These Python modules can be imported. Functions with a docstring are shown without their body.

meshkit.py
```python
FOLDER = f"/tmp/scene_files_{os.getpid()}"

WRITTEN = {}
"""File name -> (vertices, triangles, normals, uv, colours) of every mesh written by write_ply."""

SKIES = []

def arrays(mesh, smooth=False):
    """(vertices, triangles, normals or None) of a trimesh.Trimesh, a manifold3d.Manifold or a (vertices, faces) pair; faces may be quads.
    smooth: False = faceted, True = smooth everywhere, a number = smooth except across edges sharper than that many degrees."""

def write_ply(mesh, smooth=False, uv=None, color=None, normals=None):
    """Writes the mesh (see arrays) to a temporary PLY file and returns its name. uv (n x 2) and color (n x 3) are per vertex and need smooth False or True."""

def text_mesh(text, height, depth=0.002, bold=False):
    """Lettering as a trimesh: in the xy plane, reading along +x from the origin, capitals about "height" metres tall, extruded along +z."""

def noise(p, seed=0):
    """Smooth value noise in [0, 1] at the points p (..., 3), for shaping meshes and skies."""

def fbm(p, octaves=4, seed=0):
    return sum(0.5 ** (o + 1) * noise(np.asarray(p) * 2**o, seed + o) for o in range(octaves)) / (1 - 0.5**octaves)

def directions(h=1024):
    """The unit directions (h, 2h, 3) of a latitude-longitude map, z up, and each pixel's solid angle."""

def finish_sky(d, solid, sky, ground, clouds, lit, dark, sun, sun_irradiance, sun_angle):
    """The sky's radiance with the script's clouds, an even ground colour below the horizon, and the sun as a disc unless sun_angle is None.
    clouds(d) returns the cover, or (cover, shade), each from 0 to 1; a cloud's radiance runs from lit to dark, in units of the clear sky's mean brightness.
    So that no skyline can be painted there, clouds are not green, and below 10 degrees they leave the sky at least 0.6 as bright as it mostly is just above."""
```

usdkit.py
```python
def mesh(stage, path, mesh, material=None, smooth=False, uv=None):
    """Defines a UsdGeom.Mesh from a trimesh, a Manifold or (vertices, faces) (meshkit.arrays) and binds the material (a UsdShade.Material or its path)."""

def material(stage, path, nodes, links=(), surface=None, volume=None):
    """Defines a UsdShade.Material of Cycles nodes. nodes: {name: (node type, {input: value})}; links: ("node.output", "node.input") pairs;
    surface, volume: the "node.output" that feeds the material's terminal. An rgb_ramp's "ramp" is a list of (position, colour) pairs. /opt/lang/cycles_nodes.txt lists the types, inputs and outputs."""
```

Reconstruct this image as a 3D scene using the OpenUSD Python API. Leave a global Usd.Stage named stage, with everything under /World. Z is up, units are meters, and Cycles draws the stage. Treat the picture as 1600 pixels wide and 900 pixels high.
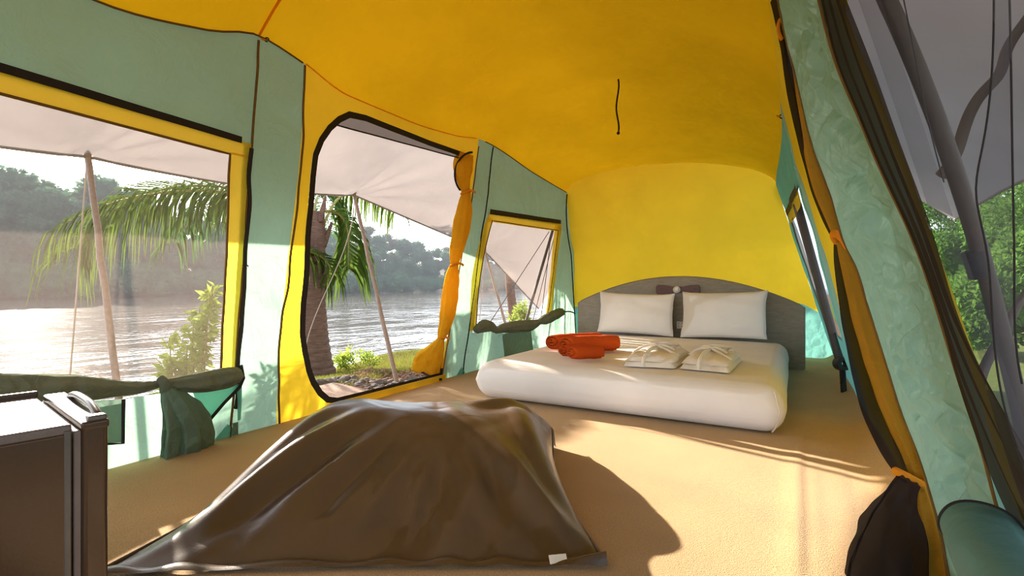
import math
import numpy as np
import trimesh
import shapely.geometry as sg
import shapely.ops as so
from shapely.prepared import prep
from pxr import Usd, UsdGeom, UsdLux, UsdShade, Gf, Sdf
import usdkit
import meshkit

PI = math.pi
stage = Usd.Stage.CreateInMemory()
UsdGeom.SetStageUpAxis(stage, 'Z')
UsdGeom.Xform.Define(stage, '/World')

# ------------------------------------------------------------------ camera, sky, sun
# x runs across the tent (left wall about -2.6, right wall about 0.4), y along it towards the bed, z up
FPX, HOR, EYE = 785.0, 446.0, 0.80
YAW = math.atan(438.0 / FPX)
CY, SY = math.cos(YAW), math.sin(YAW)
SUN_TO = np.array([-1.0, 0.30, 0.40]); SUN_TO /= np.linalg.norm(SUN_TO)
EXPOSURE = 0.75
SKY_STRENGTH = 0.16
SUN_STRENGTH = 2.9

cam = UsdGeom.Camera.Define(stage, '/World/camera')
cam.CreateHorizontalApertureAttr(36.0)
cam.CreateVerticalApertureAttr(20.25)
cam.CreateFocalLengthAttr(36.0 * FPX / 1600.0)
cam.CreateVerticalApertureOffsetAttr(-(450.0 - HOR) * 36.0 / 1600.0)
cam.CreateExposureAttr(EXPOSURE)
cam.CreateClippingRangeAttr(Gf.Vec2f(0.02, 5000.0))
cam.AddTranslateOp().Set(Gf.Vec3d(0, 0, EYE))
cam.AddRotateXYZOp().Set(Gf.Vec3f(90, 0, math.degrees(YAW)))


def material(name, nodes, links=(), surface=None, volume=None):
    return usdkit.material(stage, '/World/Looks/' + name, nodes, links, surface, volume)


sun_el = math.asin(SUN_TO[2])
sun_az = math.atan2(SUN_TO[0], SUN_TO[1])
sky_mat = material('sky', {
    'sky': ('sky_texture', {'sky_type': 'multiple_scattering', 'sun_disc': False, 'sun_elevation': sun_el, 'sun_rotation': sun_az,
                            'air_density': 1.0, 'aerosol_density': 2.5, 'ozone_density': 1.0}),
    'hsv': ('hsv', {'saturation': 0.55, 'value': 1.0, 'fac': 1.0}),
    'bg': ('background_shader', {'strength': SKY_STRENGTH})},
    [('sky.color', 'hsv.color'), ('hsv.color', 'bg.color')], surface='bg.background')
dome = UsdLux.DomeLight.Define(stage, '/World/sky')
dome.CreateIntensityAttr(1.0)
UsdShade.MaterialBindingAPI.Apply(dome.GetPrim()).Bind(sky_mat)
sun = UsdLux.DistantLight.Define(stage, '/World/sun')
sun.CreateIntensityAttr(SUN_STRENGTH)
sun.CreateAngleAttr(0.6)
sun.CreateNormalizeAttr(True)
sun.CreateColorAttr(Gf.Vec3f(1.0, 0.87, 0.72))
# a distant light shines along its -z: turn +z to the sun
_z = SUN_TO; _x = np.cross([0, 0, 1.0], _z); _x /= np.linalg.norm(_x); _y = np.cross(_z, _x)
sun.AddTransformOp().Set(Gf.Matrix4d(*_x, 0, *_y, 0, *_z, 0, 0, 0, 0, 1))


# ------------------------------------------------------------------ measuring: a sight line and where it meets a known plane
def ray(px, py):
    u, v = (px - 800.0) / FPX, -(py - HOR) / FPX
    return np.array([u * CY - SY, u * SY + CY, v])


def at_z(px, py, z):
    r = ray(px, py); t = (z - EYE) / r[2]
    return np.array([0, 0, EYE]) + t * r


def at_y(px, py, y):
    r = ray(px, py)
    return np.array([0, 0, EYE]) + (y / r[1]) * r


def at_x(px, py, x):
    r = ray(px, py)
    return np.array([0, 0, EYE]) + (x / r[0]) * r


def at_d(px, py, d):
    return np.array([0, 0, EYE]) + d * ray(px, py)


LX, LK = -2.60, 0.115          # left wall: x = LX + LK z


def on_left(px, py):
    r = ray(px, py); t = (LX + LK * EYE) / (r[0] - LK * r[2])
    p = np.array([0, 0, EYE]) + t * r
    return p[1], p[2]


def cam_xy(u, d):               # metres to the right of and ahead of the camera's foot -> x, y
    return u * CY - d * SY, u * SY + d * CY


# ------------------------------------------------------------------ materials
def fabric(name, col, trans=0.5, crumple=0.25, scale=3.0, rough_gloss=0.0, weave=0.25):
    n = {
        'geo': ('texture_coordinate', {}),
        'warp': ('noise_texture', {'scale': scale * 0.7, 'detail': 2.0}),
        'add': ('vector_math', {'math_type': 'multiply_add', 'vector2': (0.35, 0.35, 0.35)}),
        'vor': ('voronoi_texture', {'scale': scale, 'feature': 'f1', 'detail': 1.0, 'roughness': 0.45}),
        'ns': ('noise_texture', {'scale': scale * 2.2, 'detail': 4.0, 'roughness': 0.55, 'distortion': 0.6}),
        'wv': ('noise_texture', {'scale': 420.0, 'detail': 1.0}),
        'm1': ('math', {'math_type': 'multiply_add', 'value2': 0.6}),
        'm2': ('math', {'math_type': 'multiply_add', 'value2': 0.010 * weave}),
        'bump': ('bump', {'strength': crumple, 'distance': 0.09}),
        'tone': ('noise_texture', {'scale': 1.6, 'detail': 5.0}),
        'ramp': ('map_range', {'from_min': 0.3, 'from_max': 0.7, 'to_min': 0.90, 'to_max': 1.05, 'clamp': True}),
        'base': ('color', {'value': col}),
        'mul': ('vector_math', {'math_type': 'scale'}),
        'dif': ('diffuse_bsdf', {}),
        'tra': ('translucent_bsdf', {}),
        'mix': ('mix_closure', {'fac': trans}),
        'glo': ('glossy_bsdf', {'roughness': 0.42, 'color': (1, 1, 1)}), 'out': ('mix_closure', {'fac': rough_gloss}),
    }
    l = [('geo.object', 'warp.vector'), ('warp.color', 'add.vector1'), ('geo.object', 'add.vector3'), ('add.vector', 'vor.vector'),
         ('geo.object', 'ns.vector'), ('geo.object', 'wv.vector'), ('ns.fac', 'm1.value1'), ('vor.distance', 'm1.value3'),
         ('wv.fac', 'm2.value1'), ('m1.value', 'm2.value3'), ('m2.value', 'bump.height'),
         ('geo.object', 'tone.vector'), ('tone.fac', 'ramp.value'), ('base.color', 'mul.vector1'), ('ramp.result', 'mul.scale'),
         ('mul.vector', 'dif.color'), ('mul.vector', 'tra.color'), ('bump.normal', 'dif.normal'), ('bump.normal', 'tra.normal'),
         ('dif.BSDF', 'mix.closure1'), ('tra.BSDF', 'mix.closure2'), ('bump.normal', 'glo.normal'), ('mix.closure', 'out.closure1'), ('glo.BSDF', 'out.closure2')]
    return material(name, n, l, surface='out.closure')


def screen(name, col, see, trans=0.5):          # woven insect screen: part of the light passes straight through
    return material(name, {
        'd': ('diffuse_bsdf', {'color': col}), 't': ('translucent_bsdf', {'color': col}), 'm': ('mix_closure', {'fac': trans}),
        'c': ('transparent_bsdf', {'color': (1, 1, 1)}), 'o': ('mix_closure', {'fac': see})},
        [('d.BSDF', 'm.closure1'), ('t.BSDF', 'm.closure2'), ('m.closure', 'o.closure1'), ('c.BSDF', 'o.closure2')], surface='o.closure')


def solid(name, col, rough=0.5, spec=0.5, bump=0.0, scale=20.0, vary=0.12, metal=0.0, detail=5.0, stretch=(1, 1, 1), coat=0.0, dist=0.01):
    n = {'geo': ('texture_coordinate', {}), 'map': ('mapping', {'scale': stretch}),
         'ns': ('noise_texture', {'scale': scale, 'detail': detail, 'roughness': 0.6}),
         'ramp': ('map_range', {'from_min': 0.25, 'from_max': 0.75, 'to_min': 1 - vary, 'to_max': 1 + vary, 'clamp': True}),
         'base': ('color', {'value': col}), 'mul': ('vector_math', {'math_type': 'scale'}),
         'bump': ('bump', {'strength': bump, 'distance': dist}),
         'p': ('principled_bsdf', {'roughness': rough, 'specular_ior_level': spec, 'metallic': metal, 'coat_weight': coat})}
    l = [('geo.object', 'map.vector'), ('map.vector', 'ns.vector'), ('ns.fac', 'ramp.value'), ('base.color', 'mul.vector1'), ('ramp.result', 'mul.scale'),
         ('mul.vector', 'p.base_color')]
    if bump:
        l += [('ns.fac', 'bump.height'), ('bump.normal', 'p.normal')]
    return material(name, n, l, surface='p.BSDF')


def leafy(name, col, col2, trans=0.45):
    return material(name, {
        'oi': ('geometry', {}), 'mx': ('mix_color', {'a': col, 'b': col2}),
        'd': ('diffuse_bsdf', {}), 't': ('translucent_bsdf', {}), 'm': ('mix_closure', {'fac': trans})},
        [('oi.random_per_island', 'mx.fac'), ('mx.result', 'd.color'), ('mx.result', 't.color'), ('d.BSDF', 'm.closure1'), ('t.BSDF', 'm.closure2')], surface='m.closure')


M = {}
M['yellow'] = fabric('yellow_fabric', (0.90, 0.60, 0.03), 0.55, 0.16, 1.6)
M['yellow_roof'] = fabric('yellow_roof_fabric', (0.96, 0.605, 0.012), 0.52, 0.3, 1.6)
M['yellow_roll'] = fabric('yellow_door_fabric', (0.82, 0.46, 0.025), 0.35, 0.3, 6.0)
M['yellow_trim'] = fabric('yellow_trim_fabric', (0.95, 0.68, 0.07), 0.5, 0.1, 6.0)
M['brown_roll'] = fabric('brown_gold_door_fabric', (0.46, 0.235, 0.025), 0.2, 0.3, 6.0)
M['teal_dark'] = fabric('dark_teal_fabric', (0.10, 0.22, 0.19), 0.15, 0.15, 4.0, 0.05)
M['green'] = fabric('green_fabric', (0.30, 0.50, 0.38), 0.5, 0.45, 3.0, 0.04)
M['green_crumpled'] = fabric('green_crumpled_fabric', (0.27, 0.46, 0.34), 0.4, 0.22, 7.0, 0.05)
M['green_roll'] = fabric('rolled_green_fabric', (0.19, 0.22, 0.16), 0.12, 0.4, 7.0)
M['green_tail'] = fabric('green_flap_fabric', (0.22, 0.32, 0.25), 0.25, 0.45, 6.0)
M['teal'] = fabric('teal_fabric', (0.20, 0.50, 0.42), 0.5, 0.3, 4.0)
M['tape'] = solid('black_zip_tape', (0.018, 0.013, 0.011), 0.7, 0.3, 0.2, 300.0)
M['piping'] = solid('brown_piping', (0.16, 0.085, 0.02), 0.8, 0.2)
M['orange_tie'] = fabric('orange_tie_fabric', (0.85, 0.33, 0.03), 0.3, 0.1, 9.0)
M['screen_pale'] = screen('pale_window_screen', (0.40, 0.30, 0.25), 0.84, 0.4)
M['screen_brown'] = screen('brown_screen', (0.10, 0.07, 0.05), 0.22, 0.3)
M['haze'] = material('river_haze', {'v': ('principled_volume', {'color': (0.80, 0.86, 0.95), 'density': 0.00045, 'anisotropy': 0.2})}, volume='v.volume')
M['screen_dark'] = screen('dark_screen', (0.10, 0.09, 0.095), 0.70, 0.4)
M['screen_mid'] = screen('grey_screen', (0.05, 0.045, 0.045), 0.5, 0.3)
M['screen_band'] = screen('dark_doubled_screen', (0.036, 0.026, 0.017), 0.09, 0.3)
M['screen_black'] = screen('black_net', (0.016, 0.012, 0.011), 0.20, 0.2)
M['tarp'] = fabric('grey_tarp', (0.42, 0.375, 0.37), 0.26, 0.2, 1.2)
M['carpet'] = material('beige_carpet', {
    'geo': ('texture_coordinate', {}), 'n1': ('noise_texture', {'scale': 260.0, 'detail': 2.0}), 'n2': ('noise_texture', {'scale': 2.2, 'detail': 4.0}),
    'mapr': ('mapping', {'scale': (60.0, 420.0, 1.0)}), 'n3': ('noise_texture', {'scale': 1.0, 'detail': 2.0}),
    'r1': ('map_range', {'from_min': 0.3, 'from_max': 0.7, 'to_min': 0.72, 'to_max': 1.2, 'clamp': True}),
    'r2': ('map_range', {'from_min': 0.3, 'from_max': 0.7, 'to_min': 0.9, 'to_max': 1.08, 'clamp': True}),
    'mm': ('math', {'math_type': 'multiply'}), 'base': ('color', {'value': (0.50, 0.33, 0.16)}), 'mul': ('vector_math', {'math_type': 'scale'}),
    'hh': ('math', {'math_type': 'add'}), 'bump': ('bump', {'strength': 0.5, 'distance': 0.004}),
    'p': ('principled_bsdf', {'roughness': 0.95, 'specular_ior_level': 0.1, 'sheen_weight': 0.15})},
    [('geo.object', 'n1.vector'), ('geo.object', 'n2.vector'), ('geo.object', 'mapr.vector'), ('mapr.vector', 'n3.vector'),
     ('n1.fac', 'r1.value'), ('n2.fac', 'r2.value'), ('r1.result', 'mm.value1'), ('r2.result', 'mm.value2'), ('base.color', 'mul.vector1'), ('mm.value', 'mul.scale'),
     ('mul.vector', 'p.base_color'), ('n1.fac', 'hh.value1'), ('n3.fac', 'hh.value2'), ('hh.value', 'bump.height'), ('bump.normal', 'p.normal')], surface='p.BSDF')
M['leather'] = material('brown_leather', {
    'geo': ('texture_coordinate', {}), 'n1': ('noise_texture', {'scale': 5.0, 'detail': 1.0, 'distortion': 0.3}), 'n2': ('voronoi_texture', {'scale': 260.0}),
    'h': ('math', {'math_type': 'multiply_add', 'value2': 0.03}), 'bump': ('bump', {'strength': 0.30, 'distance': 0.03}),
    'tn': ('noise_texture', {'scale': 3.0, 'detail': 5.0}), 'mx': ('mix_color', {'a': (0.055, 0.031, 0.016), 'b': (0.088, 0.052, 0.029)}),
    'p': ('principled_bsdf', {'roughness': 0.28, 'specular_ior_level': 0.55})},
    [('geo.object', 'n1.vector'), ('geo.object', 'n2.vector'), ('n2.distance', 'h.value1'), ('n1.fac', 'h.value3'), ('h.value', 'bump.height'), ('bump.normal', 'p.normal'),
     ('geo.object', 'tn.vector'), ('tn.fac', 'mx.fac'), ('mx.result', 'p.base_color')], surface='p.BSDF')
M['sheet'] = fabric('white_cotton', (0.83, 0.79, 0.76), 0.0, 0.035, 4.0)
M['pillow'] = fabric('cream_pillow_cotton', (0.82, 0.77, 0.70), 0.0, 0.05, 7.0)
M['robe'] = fabric('cream_robe_cotton', (0.84, 0.77, 0.68), 0.0, 0.04, 16.0)
M['towel'] = solid('orange_terry', (0.62, 0.085, 0.010), 0.95, 0.1, 0.9, 260.0, 0.25)
M['headboard'] = solid('grey_brown_laminate', (0.27, 0.235, 0.175), 0.55, 0.4, 0.05, 14.0, 0.2, stretch=(1, 1, 4))
M['wood'] = solid('dark_red_wood', (0.10, 0.032, 0.016), 0.35, 0.5, 0.05, 30.0, 0.3, stretch=(1, 1, 6))
M['white_plastic'] = solid('white_plastic', (0.78, 0.74, 0.66), 0.35, 0.5)
M['slot'] = solid('dark_slot', (0.02, 0.02, 0.02), 0.6)
M['fridge'] = solid('brown_black_enamel', (0.040, 0.020, 0.010), 0.20, 0.5, 0.03, 140.0, 0.1)
M['fridge_top'] = solid('scratched_fridge_top', (0.10, 0.075, 0.065), 0.42, 0.6, 0.08, 220.0, 0.2)
M['gasket'] = solid('grey_gasket', (0.16, 0.12, 0.10), 0.5)
M['steel'] = solid('dark_steel', (0.10, 0.09, 0.08), 0.35, 0.5, metal=0.6)
M['pole'] = solid('pinkish_bamboo_pole', (0.36, 0.255, 0.20), 0.6, 0.3, 0.2, 40.0, 0.2)
M['pole_dark'] = solid('dark_grey_pole', (0.065, 0.055, 0.050), 0.5, 0.4)
M['pole_brown'] = solid('brown_pole', (0.075, 0.052, 0.035), 0.6, 0.3)
M['rope'] = solid('pale_rope', (0.52, 0.44, 0.36), 0.9, 0.1)
M['bark'] = solid('palm_bark', (0.20, 0.12, 0.085), 0.95, 0.1, 0.8, 9.0, 0.35, stretch=(1, 1, 5), dist=0.03)
M['bark_far'] = solid('tree_bark', (0.12, 0.09, 0.07), 0.95, 0.1)
M['rachis'] = solid('frond_stalk', (0.30, 0.25, 0.06), 0.6, 0.3)
M['frond'] = leafy('palm_leaflets', (0.10, 0.16, 0.03), (0.34, 0.30, 0.03), 0.5)
M['frond_green'] = leafy('green_palm_leaflets', (0.06, 0.13, 0.04), (0.20, 0.24, 0.05), 0.5)
M['plant'] = leafy('plant_leaves', (0.34, 0.44, 0.07), (0.60, 0.62, 0.16), 0.5)
M['bush'] = leafy('bright_bush_leaves', (0.13, 0.25, 0.05), (0.34, 0.46, 0.11), 0.5)
M['tree_a'] = leafy('dark_far_leaves', (0.075, 0.145, 0.085), (0.16, 0.25, 0.14), 0.35)
M['tree_b'] = leafy('mid_far_leaves', (0.09, 0.18, 0.10), (0.19, 0.30, 0.16), 0.35)
M['tree_c'] = leafy('dusty_far_leaves', (0.16, 0.16, 0.11), (0.27, 0.25, 0.17), 0.35)
M['soil'] = solid('far_bank_soil', (0.10, 0.085, 0.06), 0.95, 0.1, 0.4, 0.6, 0.3)
M['ground'] = solid('brown_earth', (0.20, 0.13, 0.075), 0.95, 0.1, 0.8, 18.0, 0.35, dist=0.03)
M['lawn'] = solid('lawn_earth', (0.13, 0.17, 0.04), 0.95, 0.1, 0.6, 30.0, 0.35, dist=0.03)
M['grass'] = leafy('grass_blades', (0.22, 0.23, 0.05), (0.50, 0.41, 0.15), 0.4)
M['stone'] = solid('grey_stone', (0.17, 0.14, 0.12), 0.9, 0.2, 0.5, 20.0, 0.4)
M['gravel'] = solid('tan_gravel', (0.38, 0.23, 0.14), 0.9, 0.2, 0.4, 60.0, 0.4)
M['concrete'] = solid('pinkish_concrete', (0.42, 0.29, 0.22), 0.9, 0.2, 0.2, 60.0, 0.12)
M['river'] = material('river_water', {
    'geo': ('texture_coordinate', {}), 'map': ('mapping', {'scale': (1.0, 0.55, 1.0)}),
    'n1': ('noise_texture', {'scale': 0.34, 'detail': 5.0, 'roughness': 0.55, 'distortion': 0.6}), 'n2': ('noise_texture', {'scale': 0.07, 'detail': 2.0}),
    'h': ('math', {'math_type': 'multiply_add', 'value2': 2.0}),
    'bump': ('bump', {'strength': 0.55, 'distance': 0.40}),
    'p': ('principled_bsdf', {'base_color': (0.10, 0.075, 0.055), 'roughness': 0.10, 'specular_ior_level': 0.6, 'ior': 1.33})},
    [('geo.object', 'map.vector'), ('map.vector', 'n1.vector'), ('map.vector', 'n2.vector'), ('n2.fac', 'h.value1'), ('n1.fac', 'h.value3'), ('h.value', 'bump.height'), ('bump.normal', 'p.normal')], surface='p.BSDF')

# ------------------------------------------------------------------ scene helpers
counts = {}


def numbered(parent, name):
    k = (parent, name); n = counts.get(k, 0); counts[k] = n + 1
    return name if n == 0 else f'{name}_{n:03d}'


class Node:
    def __init__(self, path, base):
        self.path, self.base = path, np.asarray(base, float)


def tag(prim, label=None, cat=None, group=None, kind=None):
    for k, v in (('label', label), ('category', cat), ('group', group), ('kind', kind)):
        if v:
            prim.SetCustomDataByKey(k, v)


def thing(name, label, cat, base=(0, 0, 0), group=None, kind=None):
    path = '/World/' + numbered('/World', name)
    x = UsdGeom.Xform.Define(stage, path); x.AddTranslateOp().Set(Gf.Vec3d(*map(float, base)))
    tag(x.GetPrim(), label, cat, group, kind)
    return Node(path, base)


def vf(mesh):
    if hasattr(mesh, 'to_mesh'):
        m = mesh.to_mesh(); return np.array(m.vert_properties[:, :3], float), np.array(m.tri_verts)
    if isinstance(mesh, (tuple, list)):
        v, f = np.asarray(mesh[0], float), np.asarray(mesh[1], int)
        if f.shape[1] == 4:
            f = np.vstack([f[:, [0, 1, 2]], f[:, [0, 2, 3]]])
        return v, f
    return np.array(mesh.vertices, float), np.array(mesh.faces)


def part(parent, name, mesh, mat, smooth=35, label=None, kind=None):
    v, f = vf(mesh)
    path = parent.path + '/' + numbered(parent.path, name)
    m = usdkit.mesh(stage, path, (v - parent.base, f), M[mat] if isinstance(mat, str) else mat, smooth=smooth)
    tag(m.GetPrim(), label, None, None, kind)
    return Node(path, parent.base)


def single(name, mesh, mat, label, cat, base=(0, 0, 0), group=None, kind=None, smooth=35):
    v, f = vf(mesh); base = np.asarray(base, float)
    path = '/World/' + numbered('/World', name)
    m = usdkit.mesh(stage, path, (v - base, f), M[mat] if isinstance(mat, str) else mat, smooth=smooth)
    m.AddTranslateOp().Set(Gf.Vec3d(*map(float, base)))
    tag(m.GetPrim(), label, cat, group, kind)
    return Node(path, base)


def copy_of(node, name, loc, rotz=0.0, scale=1.0, label=None, cat=None, group=None, kind=None, tilt=None):
    path = '/World/' + numbered('/World', name)
    x = UsdGeom.Xform.Define(stage, path)
    p = x.GetPrim(); p.GetReferences().AddInternalReference(node.path)
    x.ClearXformOpOrder()
    c, s = math.cos(rotz), math.sin(rotz)
    sx, sy, sz = (scale,) * 3 if np.ndim(scale) == 0 else scale
    m = Gf.Matrix4d(c * sx, s * sx, 0, 0, -s * sy, c * sy, 0, 0, 0, 0, sz, 0, float(loc[0]), float(loc[1]), float(loc[2]), 1)
    x.AddTransformOp().Set(m)
    p.SetInstanceable(True)
    tag(p, label, cat, group, kind)
    return Node(path, loc)


# ------------------------------------------------------------------ shape helpers
def cat_meshes(ms):
    vs, fs, n = [], [], 0
    for m in ms:
        v, f = vf(m); vs.append(v); fs.append(f + n); n += len(v)
    return np.vstack(vs), np.vstack(fs)


def pchip(x, y, t):
    from scipy.interpolate import PchipInterpolator
    return PchipInterpolator(x, y)(t)


def smooth_path(pts, n):
    from scipy.interpolate import CubicSpline
    p = np.asarray(pts, float)
    if len(p) < 3:
        return p[0] + np.linspace(0, 1, n)[:, None] * (p[-1] - p[0])
    d = np.r_[0, np.cumsum(np.linalg.norm(np.diff(p, axis=0), axis=1))]
    return CubicSpline(d, p)(np.linspace(0, d[-1], n))


def tube(path, r, n=10, cap=True, flat=None):
    """A round (or with flat=(rx, ry, e1) oval) tube along the path."""
    p = np.asarray(path, float); m = len(p)
    r = np.full(m, r) if np.ndim(r) == 0 else np.asarray(r, float)
    t = np.gradient(p, axis=0); t /= np.linalg.norm(t, axis=1)[:, None] + 1e-12
    ref = np.array([0, 0, 1.0]) if abs(t[0][2]) < 0.9 else np.array([1.0, 0, 0])
    if flat is not None:
        ref = np.asarray(flat, float)
    vs = []; a = np.linspace(0, 2 * PI, n, endpoint=False)
    e1 = ref - t[0] * (ref @ t[0]); e1 /= np.linalg.norm(e1)
    for i in range(m):
        e1 = e1 - t[i] * (e1 @ t[i]); e1 /= np.linalg.norm(e1)
        e2 = np.cross(t[i], e1)
        vs.append(p[i] + r[i] * (np.cos(a)[:, None] * e1 + np.sin(a)[:, None] * e2))
    v = np.vstack(vs); f = []
    for i in range(m - 1):
        for j in range(n):
            k = (j + 1) % n
            f.append((i * n + j, i * n + k, (i + 1) * n + k)); f.append((i * n + j, (i + 1) * n + k, (i + 1) * n + j))
    if cap:
        v = np.vstack([v, p[:1], p[-1:]])
        for j in range(n):
            k = (j + 1) % n
            f.append((m * n, k, j)); f.append((m * n + 1, (m - 1) * n + j, (m - 1) * n + k))
    return v, np.array(f)


def bundle(path, rx, ry, e1, folds=5, amp=0.12, n=48, steps=40, seed=0, twist=0.0, cap=True, sharp=0.0, noise=0.08):
    """Gathered cloth: an oval tube whose skin carries lengthwise folds. e1 is the rx direction."""
    p = smooth_path(path, steps); s = np.linspace(0, 1, steps); k = np.linspace(0, 1, len(rx))
    rx, ry = pchip(k, rx, s), pchip(k, ry, s)
    am = pchip(np.linspace(0, 1, len(amp)), amp, s) if np.ndim(amp) else np.full(steps, amp)
    t = np.gradient(p, axis=0); t /= np.linalg.norm(t, axis=1)[:, None]
    a = np.linspace(0, 2 * PI, n, endpoint=False); vs = []
    rng = np.random.default_rng(seed); ph = rng.uniform(0, 2 * PI, 4)
    for i in range(steps):
        u = np.asarray(e1, float) - t[i] * (np.asarray(e1, float) @ t[i]); u /= np.linalg.norm(u); w = np.cross(t[i], u)
        b = a + twist * s[i]
        m = 1 + am[i] * (0.6 * np.cos(folds * b + ph[0]) + 0.4 * np.cos((folds * 2 + 1) * b + ph[1]) + 0.3 * np.cos((folds + 2) * b + ph[2] + 3 * s[i]))
        q = p[i] + (rx[i] * m * np.cos(a))[:, None] * u + (ry[i] * m * np.sin(a))[:, None] * w
        nz = meshkit.noise(q * 14 + seed * 3.1) - 0.5
        q = p[i] + (q - p[i]) * (1 + noise * 2 * nz)[:, None]
        vs.append(q)
    v = np.vstack(vs); f = []
    for i in range(steps - 1):
        for j in range(n):
            kk = (j + 1) % n
            f.append((i * n + j, i * n + kk, (i + 1) * n + kk)); f.append((i * n + j, (i + 1) * n + kk, (i + 1) * n + j))
    if cap:
        v = np.vstack([v, p[:1], p[-1:]])
        for j in range(n):
            kk = (j + 1) % n
            f.append((steps * n, kk, j)); f.append((steps * n + 1, (steps - 1) * n + j, (steps - 1) * n + kk))
    return v, np.array(f)


def sheet(poly, fn, res=0.04):
    """Cloth cut to the outline poly (in two coordinates on the cloth) and laid out by fn(a, b) -> xyz."""
    poly = poly if poly.is_valid else poly.buffer(0)
    x0, y0, x1, y1 = poly.bounds; P = prep(poly); tris = []; index = {}; pts = []

    def vid(p):
        k = (round(p[0] * 1e5), round(p[1] * 1e5))
        if k not in index:
            index[k] = len(pts); pts.append(p)
        return index[k]
    nx, ny = max(1, math.ceil((x1 - x0) / res)), max(1, math.ceil((y1 - y0) / res))
    xs, ys = np.linspace(x0, x1, nx + 1), np.linspace(y0, y1, ny + 1)
    for i in range(nx):
        for j in range(ny):
            cell = sg.box(xs[i], ys[j], xs[i + 1], ys[j + 1])
            if P.contains(cell):
                q = [vid((xs[i], ys[j])), vid((xs[i + 1], ys[j])), vid((xs[i + 1], ys[j + 1])), vid((xs[i], ys[j + 1]))]
                tris += [(q[0], q[1], q[2]), (q[0], q[2], q[3])]
            elif P.intersects(cell):
                g = poly.intersection(cell)
                for piece in getattr(g, 'geoms', [g]):
                    if piece.geom_type != 'Polygon' or piece.area < 1e-9:
                        continue
                    vv, ff = trimesh.creation.triangulate_polygon(piece, engine='earcut')
                    ids = [vid(tuple(p)) for p in vv]
                    tris += [(ids[a], ids[b], ids[c]) for a, b, c in ff]
    pts = np.array(pts)
    t = np.array(tris); t = t[(t[:, 0] != t[:, 1]) & (t[:, 1] != t[:, 2]) & (t[:, 0] != t[:, 2])]
    return fn(pts[:, 0], pts[:, 1]), t


def grid(fn, nu, nv, flip=False):
    u, v = np.meshgrid(np.linspace(0, 1, nu), np.linspace(0, 1, nv), indexing='ij')
    p = fn(u.ravel(), v.ravel()); i, j = np.meshgrid(np.arange(nu - 1), np.arange(nv - 1), indexing='ij')
    a = (i * nv + j).ravel(); f = np.vstack([np.c_[a, a + nv, a + nv + 1], np.c_[a, a + nv + 1, a + 1]])
    return p, (f[:, ::-1] if flip else f)


def rbox(size, r=0.01, seg=2):
    """A box with rounded edges, centred on the origin (hull of eight spheres)."""
    import manifold3d as m3
    s = np.array(size) / 2 - r
    balls = [m3.Manifold.sphere(r, 8 * seg).translate((sx * s[0], sy * s[1], sz * s[2])) for sx in (-1, 1) for sy in (-1, 1) for sz in (-1, 1)]
    return vf(m3.Manifold.batch_hull(balls))


def moved(mesh, origin, ex=(1, 0, 0), ey=(0, 1, 0), ez=(0, 0, 1)):
    v, f = vf(mesh)
    R = np.array([ex, ey, ez], float)
    return v @ R + np.asarray(origin, float), f


def ring_line(pts2, closed=False, n=None):
    p = np.array(pts2, float)
    if closed:
        p = np.vstack([p, p[:1]])
    return p


def dense(pts, step=0.05):
    p = np.asarray(pts, float); out = [p[0]]
    for a, b in zip(p[:-1], p[1:]):
        k = max(1, int(np.linalg.norm(b - a) / step))
        out += [a + (b - a) * t for t in np.linspace(0, 1, k + 1)[1:]]
    return np.array(out)


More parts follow.
